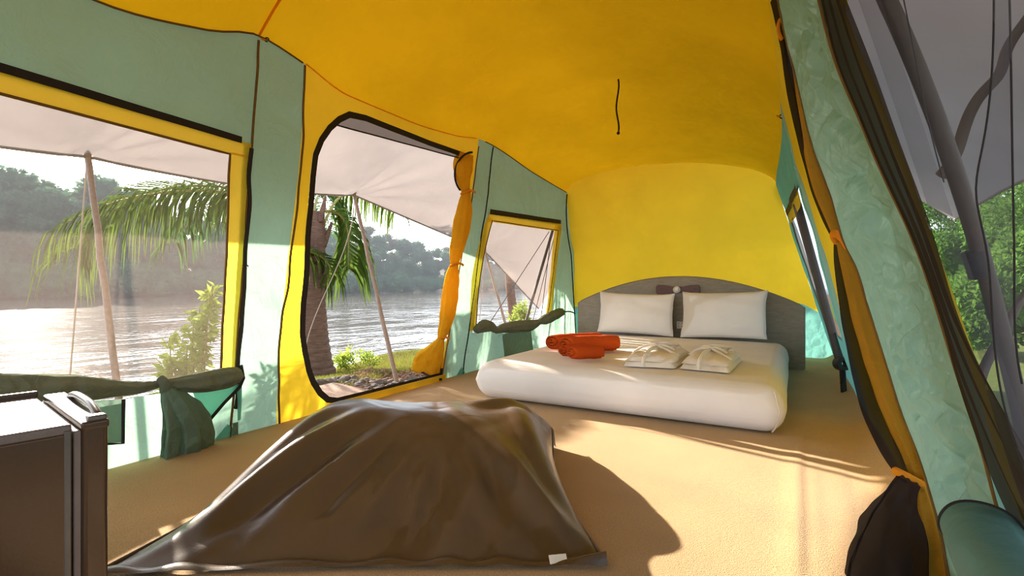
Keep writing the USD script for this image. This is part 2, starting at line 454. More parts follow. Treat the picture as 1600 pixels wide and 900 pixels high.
# ------------------------------------------------------------------ the tent's form
def eave_l(y):
    return pchip([-1.1, 0.2, 0.92, 1.35, 1.6, 1.86, 2.2, 2.76, 3.3, 3.75, 4.7, 5.62], [2.02, 1.94, 1.917, 1.99, 2.07, 2.035, 1.961, 1.964, 2.005, 2.07, 1.985, 1.925], y)


def eave_r(y):
    return pchip([-1.1, 1.6, 3.75, 4.7, 5.62], [1.98, 1.98, 1.91, 1.845, 1.80], y)


def rise(y):
    return pchip([-1.1, 1.6, 2.7, 3.75, 4.7, 5.62], [0.55, 0.55, 0.44, 0.385, 0.30, 0.275], y)


def right_x(y, z):
    """The right wall leans in more towards the bed end."""
    k = pchip([-1.2, 1.6, 1.9, 3.75, 5.62, 6.6], [-0.287, -0.287, -0.250, -0.240, -0.300, -0.31], y)
    b = pchip([-1.2, 1.6, 1.9, 3.75, 5.62, 6.6], [0.530, 0.530, 0.400, 0.395, 0.40, 0.40], y)
    return b + k * z


def left_x(y, z):
    return LX + LK * z


def back_y(z):
    return 6.46 - 0.43 * z


def arch(y, t):
    """Points of the roof over y (array) at t in 0..1 from the left eave to the right one."""
    s = 0.5 - 0.5 * np.cos(PI * t)
    g1 = pchip([0, 0.07, 0.25, 0.5, 0.75, 0.93, 1], [0, 0.26, 0.74, 1, 0.76, 0.30, 0], s)
    g2 = np.sqrt(np.maximum(0, 1 - (2 * s - 1) ** 2))
    g2 = g2 ** 1.05
    w = np.clip((y - 1.6) / 2.15, 0, 1); w = w * w * (3 - 2 * w)
    g = g1 * (1 - w) + g2 * w
    zl, zr = eave_l(y), eave_r(y)
    xl, xr = left_x(y, zl), right_x(y, zr)
    x = xl + (xr - xl) * s
    z = zl + (zr - zl) * s + rise(y) * g
    return np.c_[x, y, z]


def wrinkle(p, amp, scale=(2.2, 2.2, 2.2), seed=0):
    return amp * (meshkit.fbm(p * np.array(scale), 3, seed) - 0.5) * 2


def left_wall(y, z, off=0.0, amp=0.018):
    p = np.c_[left_x(y, z), y, z]
    edge = np.clip(z / 0.15, 0, 1) * np.clip((eave_l(np.clip(y, -1.1, 5.62)) - z) / 0.15, 0, 1)
    p[:, 0] += off + edge * wrinkle(p, amp, (1, 2.0, 2.6), 3)
    return p


def right_wall(y, z, off=0.0, amp=0.018):
    p = np.c_[right_x(y, z), y, z]
    edge = np.clip(z / 0.15, 0, 1) * np.clip((1.85 - z) / 0.15, 0, 1)
    p[:, 0] += -off + edge * wrinkle(p, amp, (1, 2.0, 2.6), 9)
    return p


def L_(*pix):
    return [tuple(on_left(*p)) for p in pix]


# ------------------------------------------------------------------ floor
def floor_fn(u, v):
    x, y = -2.72 + u * 3.2, -1.1 + v * 7.6
    z = 0.004 * (meshkit.fbm(np.c_[x * 2, y * 2, x * 0], 3, 5) - 0.5)
    # two soft creases in the carpet near the right wall, and the carpet turned up a little along the walls
    for x0, w, h in ((0.03, 0.016, 0.006), (0.09, 0.02, 0.002), (0.18, 0.03, 0.0025)):
        c = x0 + 0.10 * (y - 2.6) * 0.22 + 0.03 * (meshkit.noise(np.c_[y * 2, y * 0, y * 0 + x0 * 50], 6) - 0.5)
        z = z + h * np.where(x < c, np.exp(-((x - c) / (w * 3)) ** 2), np.exp(-((x - c) / w) ** 2)) * np.clip((y - 1.2) / 0.5, 0, 1) * np.clip((4.4 - y) / 0.8, 0, 1)
    z = z + 0.05 * np.clip((x - 0.26) / 0.12, 0, 1) ** 2
    return np.c_[x, y, z]


fl = thing('floor', 'beige carpet covering the tent floor up to the fabric walls', 'floor', kind='structure')
part(fl, 'carpet', grid(floor_fn, 260, 300), 'carpet', smooth=True)
part(fl, 'platform', moved(rbox((3.16, 7.56, 0.12), 0.01), (-1.12, 2.7, -0.085)), 'concrete')

# ------------------------------------------------------------------ roof
ce = thing('ceiling', 'golden yellow fabric roof arching over the tent on hoops', 'tent roof', kind='structure')


def roof(y0, y1, seed):
    def fn(u, v):
        y = y0 + (y1 - y0) * u
        p = arch(y, v)
        m = np.sin(PI * v) ** 0.5 * np.clip(np.sin(PI * u), 0, 1)
        sag = 0.03 * m if y0 > 3 else 0.035 * m * (y > 1.6)
        p[:, 2] -= sag
        d = wrinkle(p, 0.026, (1.3, 1.3, 1.3), seed) + 0.022 * np.sin(9 * p[:, 0] + 5 * p[:, 1]) * wrinkle(p, 1.0, (1.5, 1.5, 1.5), seed + 4)
        p[:, 2] += d * np.clip(v / 0.06, 0, 1) * np.clip((1 - v) / 0.06, 0, 1) * np.clip(u / 0.1, 0, 1) * np.clip((1 - u) / 0.1, 0, 1)
        return p
    return fn


part(ce, 'roof_panel', grid(roof(-1.1, 1.6, 2), 60, 70), 'yellow_roof', smooth=True)
part(ce, 'roof_panel', grid(roof(1.6, 3.75, 2), 60, 70), 'yellow_roof', smooth=True)
part(ce, 'roof_panel', grid(roof(3.75, 5.62, 6), 60, 70), 'yellow_roof', smooth=True)
tt = np.linspace(0, 1, 60)
M['orange_seam'] = fabric('orange_seam_tape', (0.98, 0.42, 0.02), 0.4, 0.1, 8.0)
for yy in (1.6,):
    q = arch(np.full(60, yy), tt); q[:, 2] -= 0.004
    part(ce, 'seam_tape', tube(q[:36], 0.006, 6), 'orange_seam')
ys = np.linspace(1.88, 3.6, 40)
q = arch(ys, np.full(40, 0.0)); q[:, 0] += 0.004
part(ce, 'seam_tape', tube(q, 0.004, 6), 'orange_seam')
for ya, yb in ((-1.0, 1.86), (3.75, 5.6)):
    ys = np.linspace(ya, yb, 40)
    q = arch(ys, np.full(40, 0.0)); q[:, 0] += 0.006; q[:, 2] -= 0.006
    part(ce, 'eave_piping', tube(q, 0.005, 6), 'piping')

# ------------------------------------------------------------------ back wall, yellow above and teal below
top = arch(np.full(60, 5.62), tt)
bz_split = 0.52


def back_fn(x, z):
    p = np.c_[x, back_y(z), z]
    topz = np.interp(x, top[:, 0], top[:, 2])
    # the top edge follows the hoop, so the cloth leans to it
    w = np.clip((z - 1.2) / np.maximum(topz - 1.2, 0.05), 0, 1)
    p[:, 1] = p[:, 1] * (1 - w) + 5.62 * w
    e = np.clip((topz - z) / 0.2, 0, 1)
    p[:, 1] += e * (0.10 * np.sin(PI * np.clip((z - 0.5) / 1.5, 0, 1)) + wrinkle(p, 0.035, (1.6, 1, 1.2), 21) + 0.008 * np.sin(13 * x + 4 * z) * np.clip(z - 0.8, 0, 1))
    return p


wb = thing('wall_back', 'yellow domed fabric end wall behind the headboard with teal lower edge', 'tent wall', kind='structure')
outline = [(left_x(0, 0.0), 0.0)] + [(left_x(0, z), z) for z in np.linspace(0.1, 1.85, 12)] + [(p[0], p[2]) for p in top] + [(0.40 - 0.30 * z, z) for z in np.linspace(1.75, 0.0, 12)]
BP = sg.Polygon(outline).buffer(0)
curve = [(-3, 0.50), (-2.5, 0.52), (-2.0, 0.60), (-0.2, 0.66), (0.10, 0.60), (0.27, 0.50), (0.9, 0.50)]
hi = sg.Polygon(curve + [(0.9, 3), (-3, 3)]); lo = sg.Polygon(curve + [(0.9, -1), (-3, -1)])
part(wb, 'upper_panel', sheet(BP.intersection(hi), back_fn, 0.05), 'yellow', smooth=True)
part(wb, 'lower_panel', sheet(BP.intersection(lo), back_fn, 0.05), 'teal', smooth=True)
zz = np.linspace(0.0, 1.9, 30)
cq = np.c_[left_x(0, zz) + 0.01, np.minimum(back_y(zz), 9), zz]; w = np.clip((zz - 1.2) / 0.7, 0, 1); cq[:, 1] = cq[:, 1] * (1 - w) + 5.62 * w - 0.008
part(wb, 'corner_piping', tube(cq, 0.007, 6), 'tape')

# ------------------------------------------------------------------ left wall
wl = thing('wall_left', 'sage green tent side wall with yellow door panel on the river side', 'tent wall', kind='structure')


def strip_l(y0f, y1f, z0=0.0, step=0.1):
    """Outline on the left wall between two edges given as functions of z, up to the eave."""
    a = [(y0f(z), z) for z in np.arange(z0, 1.9, step)] + [(y0f(1.95), min(1.95, float(eave_l(y0f(1.95)))))]
    b = [(y1f(z), z) for z in np.arange(z0, 1.9, step)] + [(y1f(1.95), min(1.95, float(eave_l(y1f(1.95)))))]
    ya, yb = a[-1][0], b[-1][0]
    t = [(y, float(eave_l(min(y, 5.62)))) for y in np.linspace(ya, yb, 24)]
    return sg.Polygon(a + t + b[::-1]).buffer(0)


h1 = lambda z: 1.597 + 0.0 * z                   # the hoop seam
s1 = lambda z: 1.872 - 0.02 * np.sin(z * 3)       # green to yellow
s2 = lambda z: 3.43 + 0.11 * z                    # yellow to green
h2 = lambda z: 3.745 + 0.065 * z                  # second hoop
bk = lambda z: back_y(z) if z < 1.2 else back_y(1.2) * (1 - (z - 1.2) / 0.73) + 5.62 * (z - 1.2) / 0.73
WIN1 = sg.Polygon([(0.15, 0.30), (1.575, 0.30), (1.555, 1.515), (0.15, 1.55)])
door_px = [(545, 175), (528, 183), (512, 197), (499, 216), (490, 240), (485, 275), (482, 320), (478, 370), (475, 420), (470, 470), (468, 520), (471, 552), (478, 580), (486, 600), (497, 617), (510, 628)]
DO = L_(*door_px)
DO = sg.Polygon(DO + [(2.30, 0.035), (3.42, 0.03), (3.47, 0.5), (3.53, 1.2), (3.575, 1.90), (3.0, 1.885), (2.6, 1.885), (2.35, 1.885)]).buffer(0.03).buffer(-0.03)
WIN3 = sg.Polygon(L_((763, 335), (871, 352), (857, 500), (738, 520))).buffer(0)
A = strip_l(lambda z: -1.1, h1); B = strip_l(h1, s1); C = strip_l(s1, s2); D = strip_l(s2, h2); E_ = strip_l(h2, lambda z: bk(z) + 0.12)
LW = lambda a, b: left_wall(a, b)
part(wl, 'green_panel', sheet(A.difference(WIN1), LW, 0.04), 'green', smooth=True)
part(wl, 'green_panel', sheet(B, LW, 0.04), 'green', smooth=True)
part(wl, 'yellow_panel', sheet(C.difference(DO), LW, 0.04), 'yellow', smooth=True)
part(wl, 'green_panel', sheet(D, LW, 0.04), 'green', smooth=True)
part(wl, 'green_panel', sheet(E_.difference(WIN3), LW, 0.04), 'green', smooth=True)


def piping_l(f, z0, z1, mat, r=0.006, off=0.008, wob=0.006, seed=0):
    z = np.linspace(z0, z1, 50); y = np.array([f(q) for q in z]) + wob * (meshkit.noise(np.c_[z * 5, z * 0, z * 0 + seed]) - 0.5) * 2
    return tube(left_wall(y, z, off), r, 6)


part(wl, 'piping', piping_l(h1, 0.0, 2.04, 'piping', 0.006), 'piping')
part(wl, 'piping', piping_l(h1, 0.15, 1.5, 'tape', 0.010, 0.016, 0.012, 5), 'tape', label='black zip edge beside the large window')
part(wl, 'piping', piping_l(s1, 0.0, 2.02, 'piping', 0.006, 0.008, 0.014, 2), 'piping')
part(wl, 'piping', piping_l(s2, 0.0, 2.0, 'piping', 0.005), 'piping')
part(wl, 'piping', piping_l(h2, 0.0, 2.05, 'tape', 0.006), 'tape')
for y0, lab in ((0.98, 1), (1.57, 1), (3.70, 1)):
    t = sheet(sg.Polygon([(y0 - 0.07, 0.004), (y0 + 0.07, 0.004), (y0, 0.075)]), lambda a, b: left_wall(a, b, 0.012, 0.0), 0.05)
    part(wl, 'corner_tab', t, 'teal')

# door on the river side
d1 = thing('door_1', 'round cornered doorway in the yellow panel open to the river', 'tent door', kind='structure')
part(d1, 'zip_tape', sheet(DO.buffer(0.004).difference(DO.buffer(-0.034)).difference(sg.box(3.40, 0.10, 3.9, 1.75)), lambda a, b: left_wall(a, b, 0.006), 0.04), 'tape', smooth=True)
strip = DO.intersection(sg.Polygon(L_((500, 150), (527, 196), (620, 221), (716, 247), (760, 262), (790, 150))))
part(d1, 'screen_strip', sheet(strip.buffer(0), lambda a, b: left_wall(a, b, 0.004), 0.05), 'screen_brown', smooth=True, label='brown screen strip across the top of the doorway')
part(d1, 'hem_line', tube(left_wall(*np.array(dense(L_((527, 196), (620, 221), (716, 247)), 0.05)).T, 0.006), 0.005, 6), 'tape')
part(d1, 'sill_lip', sheet(sg.Polygon([(2.2, -0.03), (3.45, -0.03), (3.45, 0.04), (2.2, 0.04)]), lambda a, b: np.c_[left_x(a, b) + 0.035 - 0.3 * np.clip(b, -1, 0), a, b + 0.012], 0.05), 'yellow_trim', smooth=True)


# windows of the left wall
def frame_l(node, polys, mat, off, name):
    for p in polys:
        part(node, name, sheet(p, lambda a, b: left_wall(a, b, off), 0.05), mat, smooth=True)


w1 = thing('window_1', 'large left window with yellow border looking over river', 'tent window', kind='structure')
zt = lambda y: 1.59 - 0.028 * (y - 0.6)
frame_l(w1, [sg.Polygon([(0.0, 1.60), (1.54, 1.545), (1.54, 1.513), (0.0, 1.567)])], 'tape', 0.016, 'zip_cover')
frame_l(w1, [sg.Polygon([(0.0, 1.575), (1.60, 1.522), (1.60, 1.447), (0.0, 1.492)])], 'yellow_trim', 0.009, 'border')
frame_l(w1, [sg.Polygon([(1.487, 1.46), (1.60, 1.46), (1.597, 0.32), (1.515, 0.32)])], 'yellow_trim', 0.009, 'border')
scr = sg.Polygon([(0.15, 0.32), (1.52, 0.32), (1.49, 1.46), (0.15, 1.50)])
part(w1, 'screen', sheet(scr, lambda a, b: left_wall(a, b, 0.002), 0.05), 'screen_pale', smooth=True)
q = np.array(dense([(0.15, 1.487), (1.487, 1.448), (1.515, 0.34)], 0.05))
part(w1, 'piping', tube(left_wall(q[:, 0], q[:, 1], 0.012), 0.006, 6), 'piping')

w3 = thing('window_2', 'small window with yellow border beside the bed seen past the tied door', 'tent window', kind='structure')
T = lambda *p: sg.Polygon(L_(*p))
frame_l(w3, [T((762, 327), (874, 344), (874, 350), (762, 335))], 'tape', 0.02, 'zip_cover')
frame_l(w3, [T((762, 332), (876, 350), (875, 362), (759, 346))], 'yellow_trim', 0.010, 'border')
frame_l(w3, [T((759, 340), (768, 342), (757, 385), (746, 450), (742, 515), (732, 518), (735, 440), (745, 390))], 'yellow_trim', 0.010, 'border')
frame_l(w3, [T((866, 352), (876, 354), (868, 420), (861, 492), (852, 494), (858, 430))], 'yellow_trim', 0.010, 'border')
part(w3, 'screen', sheet(WIN3.buffer(0.02), lambda a, b: left_wall(a, b, 0.002), 0.05), 'screen_pale', smooth=True)
q = np.array(dense(L_((742, 512), (746, 450), (757, 385), (767, 345), (870, 360), (862, 430), (855, 492)), 0.05))
part(w3, 'piping', tube(left_wall(q[:, 0], q[:, 1], 0.014), 0.005, 6), 'piping')

# ------------------------------------------------------------------ right wall
wr = thing('wall_right', 'sage green tent side wall with doorway beside the camera', 'tent wall', kind='structure')
RW = lambda a, b: right_wall(a, b)


def strip_r(y0, y1, z0=0.0):
    t = [(y, float(eave_r(min(y, 5.62)))) for y in np.linspace(y0, min(y1, 5.62), 16)]
    b = [(y1 if y1 < 5.6 else float(bk(z)), z) for z in np.linspace(1.78, z0, 12)]
    return sg.Polygon([(y0, z0)] + t + b).buffer(0)


RWIN = sg.Polygon([(-0.4, 0.33), (1.50, 0.33), (1.50, 1.52), (-0.4, 1.52)])
RDOOR = sg.Polygon([(1.98, 0.06), (2.40, 0.06), (2.42, 0.5), (2.42, 1.70), (1.98, 1.70)]).buffer(-0.12).buffer(0.12)
RREAR = sg.Polygon([(3.95, 0.45), (5.35, 0.45), (5.25, 1.47), (3.95, 1.47)])
part(wr, 'green_panel', sheet(strip_r(-1.1, 1.66).difference(RWIN), RW, 0.05), 'green', smooth=True)
part(wr, 'yellow_panel', sheet(strip_r(1.9, 3.45).difference(RDOOR), RW, 0.05), 'yellow', smooth=True)
part(wr, 'green_panel', sheet(strip_r(3.45, 3.75), RW, 0.05), 'green', smooth=True)
part(wr, 'green_panel', sheet(strip_r(3.75, 6.4).difference(RREAR), RW, 0.05), 'teal', smooth=True)

# the crumpled green strip right beside the camera, between doorway and window
el = [at_y(*p) for p in [(1206, -60, 1.88), (1221, 27, 1.88), (1233, 80, 1.88), (1253, 160, 1.88), (1270, 231, 1.88), (1303, 324, 1.88), (1318, 376, 1.88), (1338, 418, 1.88), (1352, 465, 1.88), (1367, 513, 1.88), (1388, 580, 1.87), (1406, 638, 1.86), (1430, 698, 1.84), (1447, 750, 1.78), (1464, 810, 1.69), (1482, 900, 1.56), (1494, 960, 1.47)]]
er = [at_y(*p, 1.56) for p in [(1262, -60), (1284, 20), (1310, 110), (1338, 175), (1365, 240), (1392, 300), (1420, 360), (1460, 470), (1500, 600), (1530, 690), (1545, 745), (1560, 800), (1588, 870), (1600, 900)]]
el, er = smooth_path(el, 90), smooth_path(er, 90)


def strip_fn(u, v):
    i = u * 89; a = np.array([np.interp(i, np.arange(90), el[:, k]) for k in range(3)]).T
    b = np.array([np.interp(i, np.arange(90), er[:, k]) for k in range(3)]).T
    p = a + (b - a) * v[:, None]
    e = np.sin(PI * v) ** 0.7
    # crumpled cloth: flat facets meeting in sharp creases
    rg = np.random.default_rng(14); h = np.zeros(len(u)); q = np.c_[u * 1.75, v * 0.42]
    q = q + 0.05 * np.c_[meshkit.noise(np.c_[q * 5, u * 0], 2), meshkit.noise(np.c_[q * 5, u * 0], 7)]
    for n_, am in ((46, 0.42), (150, 0.34)):
        c = rg.uniform(0, 1, (n_, 2)) * [1.85, 0.5]; nrm = rg.normal(size=(n_, 2)) * 0.8
        d = ((q[:, None, :] - c[None]) ** 2).sum(2) ** 0.5
        o = np.sort(d, 1)[:, :2]
        h += am * np.minimum(o[:, 1] - o[:, 0], 0.07) * (1 if n_ < 100 else -1)
    p[:, 0] -= e * (h - 0.010) - e * 0.02 * np.sin(PI * v) * np.sin(7 * u)
    return p


part(wr, 'green_strip', grid(strip_fn, 300, 80), 'green_crumpled', smooth=True, label='crumpled green strip between doorway and screened window')
part(wr, 'piping', tube(er, 0.0035, 6), 'piping')
part(wr, 'piping', tube(el + np.array([0, 0, 0]), 0.004, 6), 'piping')

d2 = thing('door_2', 'open doorway in the right tent wall edged in black tape', 'tent door', kind='structure')
part(d2, 'zip_tape', sheet(RDOOR.buffer(0.004).difference(RDOOR.buffer(-0.03)), lambda a, b: right_wall(a, b, 0.006), 0.05), 'tape', smooth=True)

w4 = thing('window_3', 'screened window in the right wall beside the camera under grey tarp', 'tent window', kind='structure')
part(w4, 'border', sheet(sg.box(1.43, 0.15, 1.50, 1.75), lambda a, b: right_wall(a, b, 0.004), 0.05), 'yellow_trim', smooth=True)
part(w4, 'border', sheet(sg.box(-0.4, 1.45, 1.5, 1.53), lambda a, b: right_wall(a, b, 0.004), 0.05), 'yellow_trim', smooth=True)
part(w4, 'screen', sheet(sg.Polygon([(-0.4, 0.2), (1.5, 0.2), (1.5, 1.6), (-0.4, 1.6)]), lambda a, b: right_wall(a, b, 0.002), 0.05), 'screen_dark', smooth=True)
# the screen is gathered double along the strip
bandr = smooth_path([at_y(*p, 1.22) for p in [(1300, -60), (1318, 0), (1360, 110), (1407, 240), (1450, 360), (1491, 480), (1545, 590), (1602, 690), (1690, 860)]], 60)
bandl = smooth_path([at_y(*p, 1.50) for p in [(1262, -60), (1284, 20), (1309, 110), (1337, 175), (1364, 240), (1391, 300), (1419, 360), (1459, 470), (1499, 600), (1531, 690), (1552, 745), (1576, 800), (1612, 870), (1640, 930)]], 60) + np.array([0.002, 0, 0])


def band_fn(u, v):
    i = u * 59; a = np.array([np.interp(i, np.arange(60), bandl[:, k]) for k in range(3)]).T
    b = np.array([np.interp(i, np.arange(60), bandr[:, k]) for k in range(3)]).T
    p = a + (b - a) * v[:, None]
    p[:, 0] += 0.006 * np.sin(v * 19 + 2 * np.sin(5 * u)) + 0.0 * v
    return p


part(w4, 'gathered_screen', grid(band_fn, 80, 40), 'screen_band', smooth=True, label='dark doubled screen gathered along the green strip')
for pts in ([(1553, -20), (1550, 110), (1535, 230), (1525, 300), (1532, 345), (1543, 400), (1549, 470), (1556, 560), (1590, 700)], [(1577, -20), (1580, 120), (1583, 300), (1585, 420), (1590, 560), (1597, 600)],
            [(1412, 0), (1428, 80), (1446, 170), (1460, 230), (1475, 285)]):
    q = smooth_path([at_y(*p, 0.80 if pts[0][0] > 1500 else 1.2) for p in pts], 40)
    part(w4, 'seam', tube(q, 0.0011, 6), 'tape')
for y0, y1, ph in ((1.16, 1.30, 1.3),):
    def fold(u, v, y0=y0, y1=y1, ph=ph):
        z = 0.45 + 0.95 * u; y = y0 + (y1 - y0) * v + 0.05 * np.sin(3 * u + ph)
        p = np.c_[right_x(y, z) - 0.012 - 0.01 * np.sin(PI * v) ** 2, y, z]
        return p
    part(w4, 'screen_fold', grid(fold, 40, 10), 'screen_dark', smooth=True)

sl_ = smooth_path([at_y(*p, 0.80) for p in [(1553, -20), (1550, 110), (1535, 230), (1525, 300), (1532, 345), (1543, 400), (1549, 470), (1556, 560), (1590, 700)]], 50)
sr_ = smooth_path([at_y(*p, 0.80) for p in [(1577, -20), (1580, 120), (1583, 300), (1585, 420), (1590, 560), (1597, 640), (1620, 760)]], 50)
part(w4, 'seam_band', grid(lambda u, v: np.array([np.interp(u * 49, np.arange(50), sl_[:, k]) * (1 - v) + np.interp(u * 49, np.arange(50), sr_[:, k]) * v for k in range(3)]).T, 50, 6), 'screen_dark', smooth=True)

w5 = thing('window_4', 'narrow glimpse of a screened window on right wall beside bed', 'tent window', kind='structure')
frame = lambda p, m, o, n: part(w5, n, sheet(p, lambda a, b: right_wall(a, b, o), 0.05), m, smooth=True)
frame(sg.box(3.9, 1.44, 5.32, 1.49), 'tape', 0.02, 'zip_cover')
frame(sg.box(3.9, 1.36, 5.34, 1.46), 'yellow_trim', 0.012, 'border')
frame(sg.box(4.9, 0.45, 5.30, 1.38), 'screen_brown', 0.012, 'side_band')
frame(RREAR.buffer(0.02), 'screen_mid', 0.002, 'screen')

# ------------------------------------------------------------------ bed
def superpad(x0, x1, y0, y1, z0, z1, r, n=56, crown=0.02, seed=1, wr=0.006):
    """A stuffed rectangular block with rounded edges."""
    import manifold3d as m3
    s = np.array([(x1 - x0) / 2 - r, (y1 - y0) / 2 - r, (z1 - z0) / 2 - r]); c = np.array([(x0 + x1) / 2, (y0 + y1) / 2, (z0 + z1) / 2])
    balls = [m3.Manifold.sphere(r, 32).translate((sx * s[0], sy * s[1], sz * s[2])) for sx in (-1, 1) for sy in (-1, 1) for sz in (-1, 1)]
    v, f = vf(m3.Manifold.batch_hull(balls).refine_to_length(0.045))
    w = v + c
    k = (1 - np.clip(np.abs(v[:, 0]) / (s[0] + r), 0, 1) ** 4) * (1 - np.clip(np.abs(v[:, 1]) / (s[1] + r), 0, 1) ** 4)
    up = np.clip(v[:, 2] / (s[2] + r), 0, 1)
    w[:, 2] += crown * k * up
    side = np.clip(1 - np.abs(v[:, 2]) / (s[2] + r), 0, 1)
    out = np.where((np.abs(v[:, 1]) > s[1])[:, None], np.array([0, 1, 0]) * np.sign(v[:, 1:2]), 0) + np.where((np.abs(v[:, 0]) > s[0])[:, None], np.array([1, 0, 0]) * np.sign(v[:, 0:1]), 0)
    w += out * (0.03 * side[:, None])
    nz = meshkit.fbm(w * np.array([3, 3, 9.0]), 3, seed) - 0.5
    w += out * (wr * 2 * nz * side)[:, None]
    w[:, 2] += wr * (meshkit.fbm(w * 3.5, 3, seed + 2) - 0.5) * up
    w[:, 2] = np.maximum(w[:, 2], z0)
    return w, f


BX0, BX1, BY0, BY1, BZ = -1.95, -0.055, 2.985, 5.36, 0.275
bed = thing('mattress', 'low white king size mattress in a fitted cotton sheet on the carpet', 'bed', ((BX0 + BX1) / 2, (BY0 + BY1) / 2, 0))
part(bed, 'fitted_sheet', superpad(BX0, BX1, BY0, BY1, 0.006, BZ - 0.012, 0.085, crown=0.022), 'sheet', smooth=True)
zs = np.linspace(0.02, 0.235, 20); sd_ = np.clip(1 - np.abs(zs - 0.135) / 0.129, 0, 1)
ang = np.radians(-52)
q = np.c_[BX1 - 0.085 + 0.030 * sd_ + 0.084 * math.cos(ang) * np.minimum(1, 0.72 + sd_), BY0 + 0.085 - 0.030 * sd_ + 0.084 * math.sin(ang) * np.minimum(1, 0.72 + sd_), zs]
part(bed, 'corner_seam', tube(q, 0.0045, 6), 'pillow')


def pillow(cx, cy, w, h, seed, lean, yaw):
    """A pillow standing on its long edge, leaning back."""
    n, m = 64, 44
    def side(sgn):
        def fn(u, v):
            a, b = 2 * u - 1, 2 * v - 1
            ex = 1 - 0.05 * (1 - b * b) ; ez = 1 - 0.045 * (1 - a * a)
            prof = np.maximum(0, (1 - a ** 2) * (1 - b ** 2)) ** 0.38
            t = 0.085 * prof * (1 + 0.16 * (meshkit.noise(np.c_[a * 3, b * 3, a * 0], seed) - 0.5))
            t = t + 0.006 * prof * np.sin(8 * a * b + 4 * b + seed)
            x = a * w / 2 * ex + 0.008 * (meshkit.noise(np.c_[b * 4, b * 0, a * 0], seed) - 0.5); z = b * h / 2 * ez + h / 2 + 0.01 * a * (1 if seed % 2 else -1)
            z = z + 0.012 * np.abs(a) ** 6 * (b > 0)
            return np.c_[x, sgn * t, z]
        return grid(fn, n, m, sgn > 0)
    v, f = cat_meshes([side(-1), side(1)])
    c, s = math.cos(lean), math.sin(lean)
    v = np.c_[v[:, 0], v[:, 1] * c + v[:, 2] * s, v[:, 2] * c - v[:, 1] * s]
    c, s = math.cos(yaw), math.sin(yaw)
    v = np.c_[v[:, 0] * c - v[:, 1] * s, v[:, 0] * s + v[:, 1] * c, v[:, 2]]
    return v + np.array([cx, cy, 0]), f


def pillow_thing(cx, cy, w, h, seed, lean, yaw, label):
    v, f = pillow(cx, cy, w, h, seed, lean, yaw)
    v[:, 2] += BZ + 0.006 - v[:, 2].min()
    t = thing('pillow', label, 'pillow', (cx, cy, BZ), group='cream pillows against the headboard')
    part(t, 'pillowcase', (v, f), 'pillow', smooth=True)
    a = np.linspace(-1, 1, 40)
    return t


pillow_thing(-1.445, 5.21, 0.80, 0.435, 2, 0.20, 0.02, 'cream pillow on the left half of the bed against the headboard')
pillow_thing(-0.59, 5.20, 0.78, 0.455, 5, 0.20, -0.03, 'cream pillow on the right half of the bed with raised corner')

# headboard, wall lamp, socket
hb_top = lambda x: 0.585 + 0.29 * np.maximum(0, 1 - ((x + 1.04) / 1.13) ** 2)
xs = np.linspace(-2.16, 0.09, 60)
hp = sg.Polygon([(-2.16, 0.0)] + [(x, float(hb_top(x))) for x in xs] + [(0.09, 0.0)])
hbm = trimesh.creation.extrude_polygon(hp, 0.035, engine='earcut')
hv, hf = vf(hbm); hv = np.c_[hv[:, 0], 5.49 - hv[:, 2], hv[:, 1] + 0.006]
hd = thing('headboard', 'wide grey brown laminate headboard with a curved top edge', 'headboard', (-1.04, 5.48, 0))
part(hd, 'board', (hv, hf), 'headboard', smooth=30)
q = np.array([(x, 5.472, float(hb_top(x)) + 0.006) for x in xs])
part(hd, 'edge_band', tube(np.vstack([[(-2.16, 5.472, 0.01)], q, [(0.09, 5.472, 0.01)]]), 0.0178, 8), 'headboard')

lp = thing('wall_lamp', 'reddish wooden bow shaped lamp plaque with round white bulb on headboard', 'lamp', (-1.05, 5.44, 0.755))
pq = [(-0.215, -0.03), (-0.20, -0.047), (-0.13, -0.043), (-0.05, -0.026), (0.0, -0.03), (0.05, -0.026), (0.13, -0.043), (0.20, -0.047), (0.215, -0.03), (0.215, 0.03), (0.20, 0.047), (0.13, 0.043), (0.05, 0.026), (0.0, 0.03), (-0.05, 0.026), (-0.13, 0.043), (-0.20, 0.047), (-0.215, 0.03)]
pm = trimesh.creation.extrude_polygon(sg.Polygon(pq).buffer(0.006), 0.022, engine='earcut')
v, f = vf(pm); v = np.c_[v[:, 0] - 1.05, 5.454 - v[:, 2], v[:, 1] + 0.755]
part(lp, 'plaque', (v, f), 'wood')
prof = np.array([(0.0, 0.0), (0.034, 0.0), (0.038, 0.008), (0.036, 0.022), (0.028, 0.026)])
v, f = vf(trimesh.creation.revolve(np.vstack([prof, [(0.0, 0.026)]]), sections=28)); v = np.c_[v[:, 0] - 1.055, 5.432 - v[:, 2], v[:, 1] + 0.755]
part(lp, 'lamp_holder', (v, f), 'white_plastic')
s = trimesh.creation.icosphere(3, 0.031); s.apply_scale((1, 0.8, 1)); s.apply_translation((-1.055, 5.395, 0.755))
part(lp, 'bulb', s, 'white_plastic', smooth=True)
for dx in (-0.17, 0.17):
    s = trimesh.creation.icosphere(1, 0.006); s.apply_translation((-1.05 + dx, 5.431, 0.765)); part(lp, 'screw', s, 'steel')
so_ = thing('wall_socket', 'small white double power socket on headboard between the pillows', 'socket', (-1.035, 5.45, 0.385))
part(so_, 'plate', moved(rbox((0.075, 0.012, 0.075), 0.004), (-1.022, 5.448, 0.385)), 'white_plastic')
for dx in (-0.018, 0.018):
    for dz in (-0.012, 0.018):
        part(so_, 'slot', moved(rbox((0.006, 0.004, 0.012), 0.0015, 1), (-1.022 + dx, 5.4415, 0.385 + dz)), 'slot')


